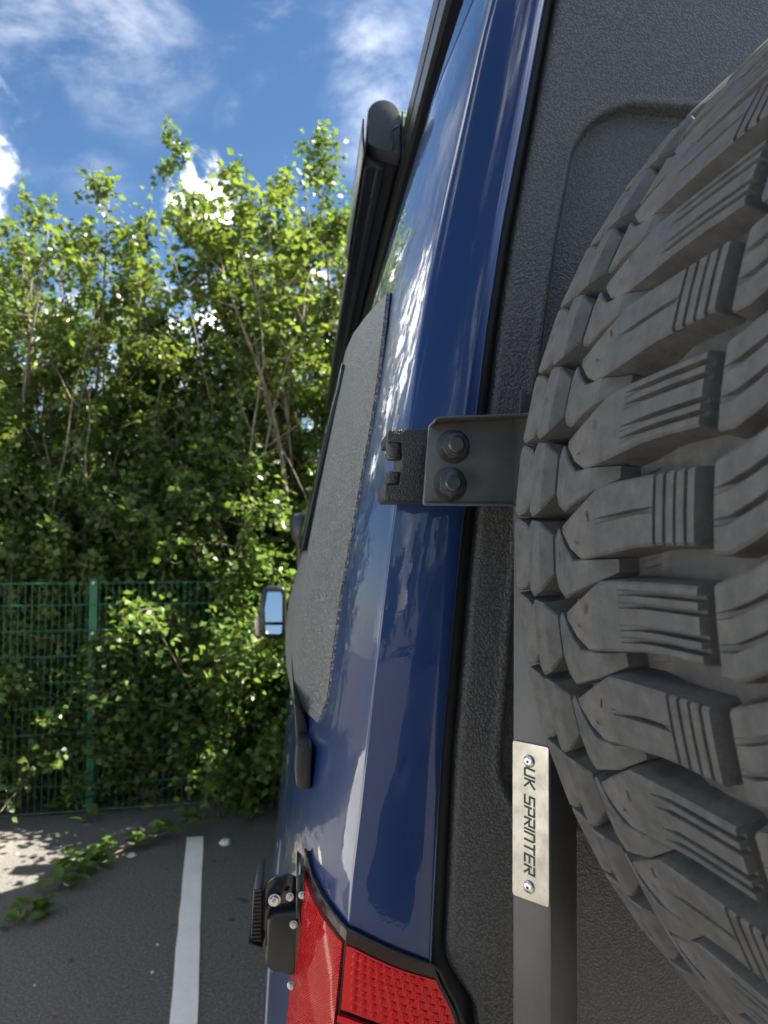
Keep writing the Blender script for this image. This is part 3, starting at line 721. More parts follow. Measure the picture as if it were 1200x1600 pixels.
# carcass
un = np.concatenate([np.linspace(us[0], us[-1], 50)])
def deep(u):
    return (DEEP-(DEEP+.0135)*sstep((.062-u)/.035))*sstep((u-us[3])/.02)*sstep((.255-u)/.03)
rows = []
for k in range(145):
    a = 2*PI*k/144*.415
    rows.append([tp(u, a, deep(u))+OFF for u in un])
tyre = MB().grid(rows).build('tyre', 'rubber_void', smooth=True, sharp=60); tyre.parent = spare
tyre['label'] = 'mud-terrain tyre, dust in the grooves between its lugs'
NL = 54; PITCH_ = 2*PI*.415/NL
def lug(name, uu, lo, hi, h=0., lat=(), lon=(), lat_rng=(-1, .06), draft=.0022, hs=None, notch=None):
    """lug between curves lo(u) and hi(u); lat = fractions of sipes across, lon = sipe positions along u"""
    lo = [v*.925 for v in lo]; hi = [v*.925 for v in hi]
    uf = list(uu)
    for u in lon: uf += [u-.0013, u-.0009, u+.0009, u+.0013]
    uf = sorted(uf)
    fr = [0., .04, .96, 1.]
    for f in lat: fr += [f-.045, f-.03, f+.03, f+.045]
    fr = sorted(fr)
    top = []
    for u in uf:
        l, hh = np.interp(u, uu, lo), np.interp(u, uu, hi); row = []
        base = h if hs is None else float(np.interp(u, uu, hs))
        for f in fr:
            d = 0.
            if any(abs(f-q) < .035 for q in lat) and lat_rng[0] <= u <= lat_rng[1]: d = -.0042
            if any(abs(u-q) < .001 for q in lon) and .03 < f < .97: d = -.004
            if notch and notch[0] < u < notch[1] and abs(f-notch[2]) < .08: d = -.006
            edge = -.0010 if f in (0., 1.) else 0
            row.append((u, lerp(l, hh, f), base+d+edge))
        top.append(row)
    b = MB()
    T = [[tp(*c) for c in r] for r in top]
    def down(c, du, ds): return tp(c[0]+du, c[1]+ds, deep(c[0]+du)-.004)
    n = len(T)
    ring = [[None]*(len(fr)+2) for _ in range(n+2)]
    for i in range(n+2):
        ii = min(max(i-1, 0), n-1); du = -draft if i == 0 else (draft if i == n+1 else 0)
        for j in range(len(fr)+2):
            jj = min(max(j-1, 0), len(fr)-1); ds = -draft if j == 0 else (draft if j == len(fr)+1 else 0)
            ring[i][j] = T[ii][jj] if (du == 0 and ds == 0) else down(top[ii][jj], du, ds)
    b.grid([[p+OFF for p in r] for r in ring])
    return b.build(name, 'rubber', smooth=True, sharp=26)
def place(proto, ks, jit=.0):
    me = proto.data; bpy.data.objects.remove(proto)
    for k in ks:
        o = bpy.data.objects.new('tread_lug', me); col.objects.link(o); o.parent = tyre
        o.rotation_euler = (0, (k*PITCH_+.0483)/.415+random.uniform(-jit, jit), 0)
        s = 1+random.uniform(-.0012, .0012); o.scale = (s, 1, s)
def place_joined(proto, name, ks):
    me = proto.data; vs = [v.co.copy() for v in me.vertices]; fs = [tuple(p.vertices) for p in me.polygons]; mt_ = me.materials[0]
    bpy.data.objects.remove(proto); b = MB()
    for k in ks:
        rot = Matrix.Rotation((k*PITCH_+.0483)/.415, 4, 'Y'); b.add([rot @ v for v in vs], fs)
    o = b.build(name, mt_, smooth=True, sharp=26, recalc=False); o.parent = tyre; o['kind'] = 'stuff'
UA = [.0, .012, .030, .046, .066, .086, .104, .116, .127]
hiA = [.0345, .0345, .0345, .0343, .034, .033, .0245, .0185, .0125]
loA = [0, 0, 0, -.0005, -.003, -.0055, -.0075, -.002, .0085]
even = [2*i for i in range(NL//2)]; odd = [2*i+1 for i in range(NL//2)]
place(lug('tread_lug', UA, loA, hiA, 0, lat=(.17, .34, .66, .84), lat_rng=(.0, .049), notch=(.045, .075, .5)), even)
place(lug('tread_lug', UA, loA, hiA, .0005, lon=(.006, .014, .022, .030), lat=(.5,), lat_rng=(.040, .078)), odd)
# side biters stepping down the shoulder between the lugs
UB = [.080, .095, .112, .125, .138, .149]
place(lug('tread_lug', UB, [.0375, .030, .0255, .021, .025, .034], [.0455, .045, .0445, .0535, .064, .058], hs=[-.009, .0005, .002, .0015, -.001, -.004]), range(NL))
UC = [.151, .158, .168, .178, .186]
place(lug('tread_lug', UC, [.034, .024, .020, .023, .030], [.060, .068, .070, .066, .058], hs=[-.004, .002, .0035, .001, -.002]), range(NL))
UD = [.178, .188, .198, .208, .216]
place(lug('tread_lug', UD, [-.018, -.028, -.030, -.027, -.020], [.008, .017, .0205, .017, .010], hs=[-.003, .001, .003, .001, -.002]), range(NL))
# centre blocks
UE = [-.058, -.046, -.032, -.020, -.011]
place(lug('tread_lug', UE, [.014, .008, .001, -.004, -.004], [.050, .049, .043, .039, .036], -.001, lat=(.33, .66), lat_rng=(-.050, -.016)), range(NL))
# near shoulder
UF = [-.128, -.118, -.102, -.085, -.068]
place_joined(lug('tread_lug', UF, [-.004, .0, .004, .008, .010], [.022, .026, .032, .038, .040], 0, lat=(.5,), lat_rng=(-.1, -.075)), 'outer_shoulder_lugs', range(NL))
# stone-ejector ribs in the voids (dusty)
me = MB()
def ej(u_a, u_b, s_a, s_b):
    b = MB(); n = 5; rows = []
    for i in range(n):
        t = i/(n-1); u, s = lerp(u_a, u_b, t), lerp(s_a, s_b, t)
        rows.append([tp(u, s+d, deep(u)+hh)+OFF for d, hh in ((-.0034, -.002), (-.0016, .0035*math.sin(PI*t)**.5-.002), (.0016, .0035*math.sin(PI*t)**.5-.002), (.0034, -.002))])
    return b.grid(rows).build('tread_lug', 'rubber_void', smooth=True, sharp=40)
place_joined(ej(.050, .078, .0425, .0375), 'stone_ejector_ribs', range(NL))
# small moulded marks on the lug faces
mk = MB()
for k in range(NL):
    for u, s_, du, ds, h in ((.097, .0165, .0006, .0055, .0010), (.108, .004, .0012, .0012, .0010), (.128, .0425, .0005, .006, .0022), (.166, .0435, .0005, .0055, .0040)):
        u += random.uniform(-.004, .004); s_ += random.uniform(-.003, .003); ss = s_+k*PITCH_+.0483
        sl_ = random.uniform(-.002, .002)
        a_ = [tp(u-du+sl_, ss-ds/2, h), tp(u+du+sl_, ss-ds/2, h), tp(u+du-sl_, ss+ds/2, h), tp(u-du-sl_, ss+ds/2, h)]
        mk.add([p+OFF for p in a_], [(0, 1, 2, 3)])
mko = mk.build('mould_marks', 'seal', recalc=False); mko.parent = tyre; mko['kind'] = 'stuff'
# rim
rm = MB().lathe([(.232, .535-.4), (.235, .525-.4), (.205, .51-.4), (.20, .44-.4), (.205, .30-.4), (.235, .275-.4), (.232, .262-.4), (.215, .27-.4), (.20, .33-.4), (.15, .36-.4), (.08, .355-.4), (.078, .43-.4)], 64, (0, 0, 0), (0, 1, 0)).build('rim', 'steel', smooth=True, sharp=35); rm.parent = spare
for k in range(6):
    a = 2*PI*k/6
    o = MB().lathe([(.012, 0), (.012, .016), (.006, .02)], 6, (.055*math.cos(a)*2.0, .356-.4, .055*math.sin(a)*2.0), (0, -1, 0)).build('wheel_nut', 'zinc', smooth=True, sharp=30); o.parent = rm
o = MB().lathe([(.06, 0), (.06, .02), (.045, .03)], 24, (0, .352-.4, 0), (0, -1, 0)).build('hub_cap', 'black_plastic', smooth=True, sharp=30); o.parent = rm

# ------------------------------------------------------------------ awning
awn = empty('side_awning', (.16, 1.55, 2.86)); tag(awn, 'long black roll-out awning case fixed along the roof edge', 'awning')
Y0, Y1 = 1.55, 4.6
cp = []
cx, cz, rr = .1615, 2.9555, .0345
for k in range(13):
    a = PI*k/12; cp.append((cx+rr*math.cos(a), cz+rr*math.sin(a)))
capo = cp+[(.128, 2.895), (.148, 2.886), (.186, 2.876), (.197, 2.874)]
keep(MB().prism([Vector((x, Y0, z)) for x, z in capo], (0, .05, 0)).build('end_cap', 'cap_grey', bevel=.002), awn)
case = [(.1935, 2.955), (.185, 2.978), (.1615, 2.987), (.138, 2.978), (.1295, 2.955), (.1265, 2.90), (.1225, 2.874), (.128, 2.866), (.150, 2.872), (.152, 2.866), (.166, 2.864), (.168, 2.870), (.190, 2.868), (.1965, 2.874)]
keep(MB().prism([Vector((x, Y0+.05, z)) for x, z in case], (0, Y1-Y0-.1, 0)).build('case', 'alu_black', bevel=.0015), awn)
keep(MB().prism([Vector((x, Y1-.05, z)) for x, z in capo], (0, .05, 0)).build('end_cap', 'cap_grey', bevel=.002), awn)
keep(MB().prism([Vector((x, Y0-.004, z)) for x, z in ((.120, 2.945), (.1165, 2.944), (.1150, 2.90), (.1185, 2.868), (.123, 2.870), (.1205, 2.90))], (0, .6, 0)).build('front_lip', 'alu_black', bevel=.0008), awn)
keep(MB().prism([Vector((x, Y0-.004, z)) for x, z in ((.1985, 2.965), (.2015, 2.965), (.2035, 2.868), (.1995, 2.868))], (0, Y1-Y0, 0)).build('back_plate', 'alu_black', bevel=.0006), awn)
keep(MB().prism([Vector((x, Y0-.003, z)) for x, z in ((.176, 2.928), (.1965, 2.942), (.1965, 2.936), (.180, 2.924), (.180, 2.880), (.174, 2.882))], (0, .004, 0)).build('cap_rib', 'black_gloss', bevel=.0006), awn)
for y in (1.75, 3.0, 4.3):
    keep(MB().prism([Vector((x, y, z)) for x, z in ((.2035, 2.875), (.2035, 2.93), (.212, 2.93), (.212, 2.875))], (0, .08, 0)).build('mounting_bracket', 'alu_black', bevel=.001), awn)

# ------------------------------------------------------------------ work light on the flank
wl = empty('work_light', (-.02, .87, 1.57)); tag(wl, 'small black work lamp on a bolted bracket beside the red tail light', 'work light')
def wpart(mb, name, m, **k): return keep(mb.build(name, m, **k), wl)
Yw = .772
wpart(px_poly([(463, 1372), (469, 1366), (477, 1366), (476, 1556), (459, 1552)], Yw, .10), 'base_plate', 'black_gloss', bevel=.001)
wpart(px_poly([(411, 1396), (418, 1379), (432, 1369), (450, 1366), (466, 1372), (467, 1440), (425, 1440), (421, 1482), (415, 1487), (405, 1484), (406, 1440)], Yw+.012, .004), 'bracket_arm', 'black_gloss', bevel=.001)
wpart(px_poly([(417, 1437), (428, 1429), (450, 1427), (467, 1424), (466, 1520), (455, 1526), (428, 1520), (419, 1515), (414, 1505)], Yw, .055), 'lamp_body', 'black_plastic', bevel=.005, seg=3)
fin = px_poly([(396, 1390), (409, 1386), (408, 1478), (391, 1474)], Yw+.005, .075)
wh_ = wpart(fin, 'heat_sink', 'black_plastic', bevel=.0015)
for k in range(14):
    yy = 1391+k*6
    o = px_poly([(397.5-k*.35, yy), (407, yy-1), (407, yy+1.6), (397.5-k*.35, yy+2.6)], Yw+.0032, .004).build('fin', 'black_plastic'); o.parent = wh_
wpart(px_poly([(387, 1472), (410, 1480), (410, 1484), (387, 1476)], Yw, .085), 'lens_rim', 'black_plastic', bevel=.0008)
for px, py, af in ((429, 1406, .0090), (453, 1401, .0058), (459, 1444, .0058), (455, 1539, .0058), (472, 1398, .0055)):
    nut(px, py, Yw+.010 if px < 440 else Yw-.001, af, 'bolt', .0032 if px < 440 else .0022, 'zinc', False, wl, ph=random.random())

# ------------------------------------------------------------------ green mesh fence
fence = empty('mesh_fence', post0); tag(fence, 'green welded mesh fence with square posts in front of the hedge', 'fence')
HF = 1.80
pm = MB().box((-.03, -.03, 0), (.03, .03, HF+.02)).mesh('post'); cm_ = MB().lathe([(.014, 0), (.014, .006), (.007, .011)], 12, (0, -.030, 0), (0, -1, 0)).mesh('clip')
hm = MB().tube([(0, 0, 0), (2.5, 0, 0)], .0042, 5).mesh('horizontal_wire'); vm = MB().tube([(0, 0, .02), (0, 0, HF)], .0027, 4).mesh('vertical_wire')
for me, mm in ((pm, 'green_metal'), (cm_, 'zinc'), (hm, 'green_metal'), (vm, 'green_metal')): me.materials.append(M[mm])
def child(name, me, parent, loc, rz=BAY):
    o = bpy.data.objects.new(name, me); col.objects.link(o); o.parent = parent; o.location = loc; o.rotation_euler.z = rz; return o
for i in range(-2, 4):
    po = child('post', pm, fence, qd*(i*2.5))
    for z in (.2, .6, 1.0, 1.4, 1.8):
        child('clip', cm_, po, (0, 0, z-.01), 0)
for i in range(-1, 2):
    for z in [.02+.2*k for k in range(10)]:
        p = qd*(i*2.5)-pd*.036; child('horizontal_wire', hm, fence, (p.x, p.y, min(z, HF-.01)))
    for k in range(1, 50):
        p = qd*(i*2.5+k*.05)-pd*.030; child('vertical_wire', vm, fence, (p.x, p.y, 0))

# ------------------------------------------------------------------ trees and shrubs
def leaf_mesh(name, pts, size, rg, droop=.3, sizes=None):
    """one folded kite per leaf"""
    n = len(pts); pts = np.asarray(pts)
    d = rg.normal(size=(n, 3)); d[:, 2] = d[:, 2]*.6-droop; d /= np.linalg.norm(d, axis=1)[:, None]
    up_ = rg.normal(size=(n, 3))*.55+np.array([.15, -.1, .8]); s = np.cross(d, up_); s /= np.linalg.norm(s, axis=1)[:, None]+1e-9
    nn_ = np.cross(s, d)
    L_ = (size*rg.uniform(.65, 1.3, n))[:, None]; W_ = L_*rg.uniform(.32, .48, n)[:, None]
    a = pts; t = pts+d*L_; m1 = pts+d*L_*.42+s*W_+nn_*W_*.28; m2 = pts+d*L_*.42-s*W_+nn_*W_*.28
    V = np.stack([a, m1, t, m2], 1).reshape(-1, 3)
    i = np.arange(n)*4
    F = np.stack([np.stack([i, i+1, i+2], 1), np.stack([i, i+2, i+3], 1)], 1).reshape(-1, 3)
    me = bpy.data.meshes.new(name); me.vertices.add(len(V)); me.vertices.foreach_set('co', V.ravel().astype(np.float32))
    me.loops.add(F.size); me.loops.foreach_set('vertex_index', F.ravel().astype(np.int32)); me.polygons.add(len(F))
    me.polygons.foreach_set('loop_start', (np.arange(len(F))*3).astype(np.int32)); me.polygons.foreach_set('loop_total', np.full(len(F), 3, np.int32)); me.update(); me.validate()
    return me
def wander(p, d, L_, n, rg, wob, up):
    pts = [np.array(p)]; d = np.array(d)/np.linalg.norm(d)
    for _ in range(n):
        d = d+rg.normal(size=3)*wob+np.array([0, 0, up]); d /= np.linalg.norm(d); pts.append(pts[-1]+d*L_/n)
    return pts
def tree(name, label, base, height, spread, stems, per_branch, leafsize, m, seed, group=None, low=.2, cat='tree', bare=.0, lean=(0, 0), dens=1.0, sticks=0):
    rg = np.random.default_rng(seed); root = empty(name, base); tag(root, label, cat, group)
    tb = MB(); leaves = []
    for s in range(stems):
        az = 2*PI*(s+rg.uniform(-.3, .3))/stems; out_ = spread*rg.uniform(.25, .85)
        h = (height*rg.uniform(.8, 1.0) if s else height)-(.5 if height > 4 else .1)
        d = np.array([math.cos(az)*out_/height*1.1+lean[0], math.sin(az)*out_/height*1.1+lean[1], 1.0])
        st = wander((rg.uniform(-.12, .12), rg.uniform(-.12, .12), 0), d, h*.98, 14, rg, .065, .06)
        r0 = .012+.0065*h*rg.uniform(.6, 1.1)
        tb.tube(st, [r0*(1-i/15.5) for i in range(15)], 5)
        nb_ = int(15*dens)
        for b_ in range(nb_):
            t = low+(1-low)*(b_+rg.uniform(0, .9))/nb_; k = min(int(t*14), 13); p = st[k]+(st[k+1]-st[k])*(t*14-k)
            bd = rg.normal(size=3); bd[2] = abs(bd[2])*.5+.25; bl = spread*(1.05-.55*t)*rg.uniform(.5, 1.15)+.12
            br_ = wander(p, bd, bl, 6, rg, .22, .06)
            tb.tube(br_, [r0*.38*(1-t*.6)*(1-i/7.5) for i in range(7)], 4, False)
            if rg.random() < bare: continue
            for q in range(per_branch):
                tt = rg.uniform(.25, 1.0); k2 = min(int(tt*6), 5); p2 = br_[k2]+(br_[k2+1]-br_[k2])*(tt*6-k2)
                tw = wander(p2, rg.normal(size=3)+np.array([0, 0, .25]), rg.uniform(.12, .34), 3, rg, .3, .02)
                tb.tube(tw, .0028, 3, False)
                nl = int(rg.integers(11, 21))
                f = rg.uniform(0, 1, nl); idx = np.minimum((f*3).astype(int), 2); tw = np.array(tw)
                leaves.append(tw[idx]+(tw[idx+1]-tw[idx])*((f*3-idx)[:, None])+rg.normal(size=(nl, 3))*.035)
        leaves.append(st[-1]+rg.normal(size=(40, 3))*np.array([.10, .10, .13]))
    for s in range(sticks):
        a = rg.uniform(-1, 1)*spread*.9; hh = height*rg.uniform(.42, .62)
        st = wander((a, -rg.uniform(.25, .6), rg.uniform(.2, 1.2)), np.array([rg.normal()*.22, -.03, 1.0]), hh, 12, rg, .11, .03)
        r0 = rg.uniform(.011, .021); tb.tube(st, [r0*(1-i/14) for i in range(13)], 5)
        for q in range(5):
            k = rg.integers(4, 12); tb.tube(wander(st[k], np.array([rg.normal()*.7, rg.normal()*.3, .8]), rg.uniform(.3, .9), 4, rg, .18, .05), [r0*.4, r0*.35, r0*.28, r0*.2, r0*.1], 4, False)
            leaves.append(np.array(st[k])+rg.normal(size=(8, 3))*.12)
    link('trunk', tb.mesh('trunk'), 'bark', root, True)
    link('crown', leaf_mesh('crown', np.concatenate(leaves), leafsize, rg), m, root)
    return root
def spot(px, y): p = at(px, 860, y); return (p.x, p.y, 0)
def hz(px, py, y): return at(px, py, y).z
T = tree
T('hedge_tree', 'broad multi-stemmed tree behind the fence, its bare pale stems leaning sideways', spot(-75, 7.6), hz(0, 275, 7.6), 1.15, 6, 7, .072, 'leaf', 11, 'trees in the hedge', sticks=7, lean=(.05, 0), bare=.12)
T('hedge_tree', 'multi-stemmed hedge tree rising behind the left part of the mesh fence', spot(75, 7.9), hz(90, 240, 7.9), .95, 5, 7, .070, 'leaf', 12, 'trees in the hedge', sticks=7)
T('hedge_tree', 'leafy tree of the hedge rising behind the green fence post', spot(205, 7.6), hz(205, 222, 7.6), .85, 5, 7, .070, 'leaf', 13, 'trees in the hedge', sticks=7)
T('hedge_tree', 'lower hedge tree under the white cumulus gap in the treetops', spot(305, 8.1), hz(305, 325, 8.1), .95, 6, 8, .068, 'leaf_dark', 14, 'trees in the hedge', sticks=7)
T('hedge_tree', 'short bushy hedge tree filling the hedge below the white cloud', spot(270, 7.45), hz(290, 335, 7.45), .95, 6, 8, .070, 'leaf', 31, 'trees in the hedge')
T('hedge_tree', 'tall dark-leaved hedge tree beside the gap with the white cloud', spot(462, 7.9), hz(372, 85, 7.9), .95, 5, 10, .070, 'leaf_dark', 15, 'trees in the hedge', sticks=7, lean=(-.02, 0))
T('hedge_tree', 'bright yellow-green tree of the hedge standing beside the awning case', spot(480, 7.4), hz(480, 175, 7.4), 1.05, 6, 10, .072, 'leaf', 16, 'trees in the hedge', sticks=7)
T('hedge_tree', 'hedge tree standing ahead of the van behind the awning case', spot(600, 7.8), hz(560, 195, 7.8), 1.0, 6, 9, .072, 'leaf', 17, 'trees in the hedge', sticks=7)
T('hedge_tree', 'hedge tree at the fence well away from the van', spot(-320, 7.8), 5.6, 1.2, 6, 6, .075, 'leaf', 19, 'trees in the hedge')
# understorey, dense and dark
i = 0
for px, y, h, sp, mm in ((-140, 7.1, 3.0, .9, 'leaf_dark'), (-40, 7.25, 3.3, .9, 'leaf'), (40, 6.95, 2.9, .8, 'leaf_dark'), (125, 7.2, 3.1, .8, 'leaf_dark'), (190, 6.95, 2.6, .75, 'leaf'), (270, 7.3, 3.3, .8, 'leaf_dark'), (320, 6.95, 2.9, .75, 'leaf_lime'), (395, 7.2, 3.3, .8, 'leaf_dark'), (450, 6.95, 2.8, .75, 'leaf'), (540, 7.2, 3.0, .9, 'leaf_dark')):
    T('hedge_shrub', {'leaf_dark': 'dense dark green shrub packed in the hedge behind the green fence', 'leaf': 'dense yellow-green shrub packed in the hedge behind the green fence', 'leaf_lime': 'dense bright lime shrub packed in the hedge behind the green fence'}[mm], spot(px, y), h, sp, 6, 6, .062, mm, 40+i, 'understorey shrubs in the hedge', low=.04, cat='shrub'); i += 1
# low creepers just behind the wires
for k, px in enumerate((-120, -30, 60, 150, 235, 320, 410, 500)):
    T('hedge_shrub', ('low dark green undergrowth growing right up against the fence wires', 'low bright green undergrowth growing right up against the fence wires')[k % 2], spot(px, 6.62), 1.5, .55, 6, 5, .058, ('leaf_dark', 'leaf_lime')[k % 2], 70+k, 'undergrowth against the fence', low=.02, cat='shrub')
# far back wall of the wood so that the hedge has depth
for k in range(5):
    T('hedge_tree', 'shaded tree standing deep in the hedge behind the front row', spot(-150+k*130, 9.6+.5*(k % 2)), 5.4+.4*(k % 3), 1.5, 5, 7, .088, 'leaf_dark', 90+k, 'trees deep in the hedge', low=.03)

# bramble spilling over the fence, with single big leaves in front
brm = empty('bramble', ground_at(365, 1300)); tag(brm, 'bramble bush spilling over the mesh fence onto the asphalt next to the van', 'bramble')
rg = np.random.default_rng(5); cb = MB(); lv = []; o0 = np.array(brm.location)
def fp(s, back, z): p = fence_pt(s, back, z); return np.array(p)-o0
for k in range(78):
    s = rg.uniform(.98, 3.0); hgt = rg.uniform(.5, 2.35)*(1 if s > 1.2 else .8)
    p0 = fp(s, rg.uniform(-.42, .15), 0); d = np.array([rg.normal()*.09, -.12, 1])
    st = wander(p0, d, hgt, 8, rg, .13, -.01); 
    tip = wander(st[-1], np.array(st[-1]-st[-2])+np.array([rg.normal()*.16, -.35, -.2]), rg.uniform(.2, .6), 5, rg, .15, -.16)
    full = st+tip[1:]; cb.tube(full, .0045, 4, False)
    for q in range(22):
        t = rg.uniform(.05, 1)*(len(full)-1.01); i_ = int(t); p = full[i_]+(full[i_+1]-full[i_])*(t-i_)
        lv.append(p+rg.normal(size=(11, 3))*np.array([.09, .08, .08]))
link('stem', cb.mesh('stem'), 'cane', brm, True)
link('foliage', leaf_mesh('foliage', np.concatenate(lv), .062, rg), 'leaf_lime', brm)
# single leaf: pointed oval with midrib fold
def leaf_single(nm, mm):
    ts = [0, .12, .3, .5, .7, .87, 1]; ws = [0, .26, .43, .47, .37, .19, 0]; b = MB(); rows = [[], [], []]
    for t, w_ in zip(ts, ws):
        zz = -.22*(t-.2)**2
        rows[0].append(Vector((-w_*.5*1.25, t, zz+w_*.16))); rows[1].append(Vector((0, t, zz))); rows[2].append(Vector((w_*.5*1.25, t, zz+w_*.16)))
    me = b.grid(rows).mesh(nm); me.materials.append(M[mm]); me.polygons.foreach_set('use_smooth', [True]*len(me.polygons)); return me
lm1 = leaf_single('leaf', 'leaf_lime'); lm2 = leaf_single('leaf', 'leaf')
def put_leaf(parent, loc, size, face, rg, me):
    o = bpy.data.objects.new('leaf', me); col.objects.link(o); o.parent = parent; o.location = loc; o.scale = (size, size, size)
    o.rotation_euler = (face[0]+rg.normal()*.35, face[1]+rg.normal()*.35, rg.uniform(0, 2*PI)); return o
for k in range(85):
    s = rg.uniform(.92, 2.5); z = rg.uniform(.05, 1.6); c = fp(s, -.40-.16*math.exp(-z/.35)+rg.normal()*.07, z)
    az = rg.uniform(-.7, .7)+PI
    for j, a in enumerate((-1.05, 0, 1.05)):
        o = put_leaf(brm, c, rg.uniform(.06, .105), (0, 0), rg, lm1 if rg.random() < .6 else lm2); o.rotation_euler = (-.5+rg.normal()*.25, rg.normal()*.25, az+a)
# trailing shoot on the asphalt
sh = empty('bramble_shoot', ground_at(160, 1370)); tag(sh, 'long green bramble shoot trailing over the dark asphalt toward the white line', 'shoot')
path = [ground_at(px, py) for px, py in ((300, 1305), (258, 1312), (215, 1327), (175, 1342), (140, 1355), (112, 1372), (88, 1395), (68, 1422), (52, 1440))]
o0v = Vector(sh.location); pz = [.12, .07, .04, .03, .02, .03, .02, .015, .01]
pts = [p-o0v+Vector((0, 0, z)) for p, z in zip(path, pz)]
link('stem', MB().tube(pts, [.006, .006, .0055, .005, .005, .0045, .004, .0035, .003], 6).mesh('stem'), 'cane', sh, True)
for i_, (p, n_) in enumerate(zip(pts, (4, 3, 4, 3, 7, 6, 3, 4, 3))):
    for j in range(n_):
        c = p+Vector((rg.normal()*.05, rg.normal()*.05, abs(rg.normal())*.03+.015)); az = rg.uniform(0, 2*PI)
        for a in (-1.0, 0, 1.0):
            o = put_leaf(sh, c, rg.uniform(.075, .125), (0, 0), rg, lm1 if rg.random() < .7 else lm2); o.rotation_euler = (rg.uniform(-.1, .5), rg.normal()*.3, az+a)
for j, (px, py, z, s) in enumerate(((130, 1318, .16, .10), (240, 1300, .18, .13), (225, 1298, .16, .12), (165, 1372, .05, .09), (150, 1368, .06, .09))):
    c = ground_at(px, py)-o0v; o = put_leaf(sh, (c.x, c.y, z), s, (0, 0), rg, lm1); o.rotation_euler = (.5, rg.normal()*.3, rg.uniform(2, 4))
# weed tufts at the foot of the fence
for k, (px, py) in enumerate(((108, 1272), (30, 1262), (8, 1258))):
    wd_ = empty('weed_tuft', ground_at(px, py)); tag(wd_, ('bright green weed rooted beside the fence post', 'small weed at the fence foot', 'small weed at the fence foot')[k], 'weed', None if k == 0 else 'weeds along the fence')
    for j in range(16 if k == 0 else 9):
        r_ = rg.uniform(.02, .15); a = rg.uniform(0, 2*PI)
        o = put_leaf(wd_, (r_*math.cos(a), r_*math.sin(a)*.6, rg.uniform(.02, .16)), rg.uniform(.06, .11), (.4, 0), rg, lm1)
# stones and dead leaves
def pebble(seed, r):
    rg2 = np.random.default_rng(seed); b = MB().lathe([(.3*r, 0), (.85*r, .12*r), (1.0*r, .4*r), (.7*r, .75*r), (.2*r, .88*r)], 8, (0, 0, 0), (0, 0, 1))
    b.v = [tuple(np.array(v)*(1+rg2.uniform(-.18, .18, 3))) for v in b.v]; return b
for k, (px, py, r, lb_) in enumerate(((352, 1320, .042, 'white lump of stone beside the end of the white line'), (205, 1340, .03, 'pale stone under the bramble shoot'), (108, 1382, .035, 'pale stone among the shoot leaves'), (246, 1477, .008, 'tiny pale stone on the asphalt'), (54, 1540, .006, 'tiny pale stone on the asphalt'), (238, 1520, .009, 'tiny pale stone on the asphalt'), (27, 1335, .009, 'tiny pale stone on the asphalt'))):
    o = pebble(k, r).build('stone', 'stone', smooth=True, sharp=50); o.location = ground_at(px, py); tag(o, lb_, 'stone', 'tiny stones on the asphalt' if 'tiny' in lb_ else None)
dl = leaf_single('dead_leaf', 'litter')
o = bpy.data.objects.new('dead_leaf', dl); col.objects.link(o); o.location = ground_at(90, 1590)+Vector((0, 0, .012)); o.scale = (.035, .035, .035); o.rotation_euler = (.1, .1, 1.2); tag(o, 'small orange dead leaf lying on the asphalt', 'leaf')

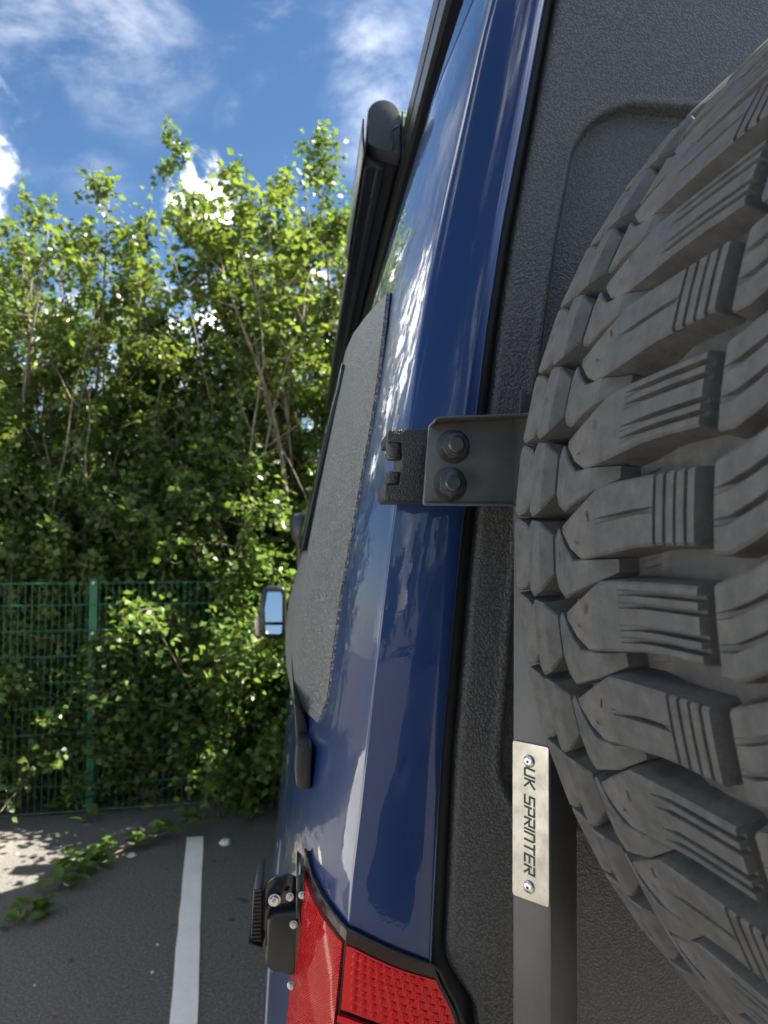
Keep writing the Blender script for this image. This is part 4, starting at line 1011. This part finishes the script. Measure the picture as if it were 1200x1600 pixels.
# ------------------------------------------------------------------ white van in the bay to the left (mirrored in the blue paint)
def parked_van(name, loc, rz, paint, label):
    wvn = empty(name, loc); tag(wvn, label, 'van'); wvn.rotation_euler.z = rz
    X0, X1 = -1.0, 1.0
    sp_ = [(-2.7, .40), (-2.75, .85), (-2.68, 1.95), (-2.5, 2.12), (.9, 2.12), (1.2, 2.05), (2.1, 1.32), (2.75, 1.12), (2.95, .85), (2.98, .40)]
    b = MB(); secs = []
    for xx, ins in ((X0, .12), (X0+.06, .02), (X0+.14, 0), (X1-.14, 0), (X1-.06, .02), (X1, .12)):
        secs.append([Vector((xx*(1-.10*max(0, z-1.2)/1.3 if abs(xx) > .9 else 1-.06*max(0, z-1.2)/1.3), y*(1-ins*.3), max(z-ins*.8*(1 if z > 1 else 0), .40))) for y, z in sp_])
    secs = [s+[s[0]] for s in secs]; b.grid(secs); b.add(secs[0][:-1], [tuple(range(len(sp_)))]); b.add(secs[-1][:-1], [tuple(range(len(sp_)))[::-1]])
    b.build('body', paint, wvn, smooth=True, sharp=40)
    for s in (-1, 1):
        x = s*1.0
        MB().prism([Vector((x*.975+s*.004, y, z)) for y, z in ((.45, 1.28), (1.75, 1.28), (1.15, 1.82), (.45, 1.85))], (s*.012, 0, 0)).build('cab_window', 'glass', wvn, bevel=.004)
        for y in (-1.85, 1.95):
            wo_ = empty('wheel', (s*.88, y, .34)); wo_.parent = wvn; wo_.rotation_euler.z = PI if s > 0 else 0
            t_, r_ = wheel_meshes(.34, .22); link('tyre', t_.mesh('tyre'), 'rubber', wo_, True, 35); link('rim', r_.mesh('rim'), 'steel', wo_, True, 35)
        MB().prism([Vector((s*.96, y, z)) for y, z in ((-2.74, .9), (-2.74, 1.4), (-2.6, 1.4), (-2.6, .9))], (s*.04, 0, 0)).build('tail_light', 'red', wvn, bevel=.008)
        MB().box((s*.6-.18, 2.62, .8), (s*.6+.18, 2.96, 1.0)).build('headlight', 'glass', wvn, bevel=.03)
        MB().box((s*1.10-.09, 1.45, 1.2), (s*1.10+.09, 1.58, 1.45)).build('door_mirror', 'black_plastic', wvn, bevel=.03)
    MB().prism([Vector((-.76, 1.28, 1.99)), Vector((.76, 1.28, 1.99)), Vector((.86, 2.06, 1.36)), Vector((-.86, 2.06, 1.36))], (0, .02, .025)).build('windscreen', 'glass', wvn, bevel=.006)
    MB().box((-.96, 2.7, .42), (.96, 3.05, .72)).build('front_bumper', 'black_plastic', wvn, bevel=.04)
    MB().box((-.96, -2.86, .38), (.96, -2.65, .62)).build('rear_bumper', 'black_plastic', wvn, bevel=.04)
parked_van('white_van', (-4.3, .7, 0), BAY, 'white_paint', 'white panel van parked in the next bay, mirrored in the blue paint')
parked_van('dark_reflection_van', (-.1, -6.2, 0), BAY+.02, 'graphite', 'dark graphite panel van added out of view behind the photographer to darken reflections in the rear paint')  # unseen dark van added so the blue rear paint reflects less bright ground
# far trees behind the photographer close the car park
for k in range(9):
    T('boundary_tree', 'tree along the far side of the car park behind the photographer', (-22+k*5.5+rg.normal()*.6, -24+rg.normal()*1.5, 0), 5.5+rg.uniform(-1, 1.5), 2.6, 4, 5, .28, 'leaf_dark', 200+k, 'trees on the far side of the car park', low=.1)
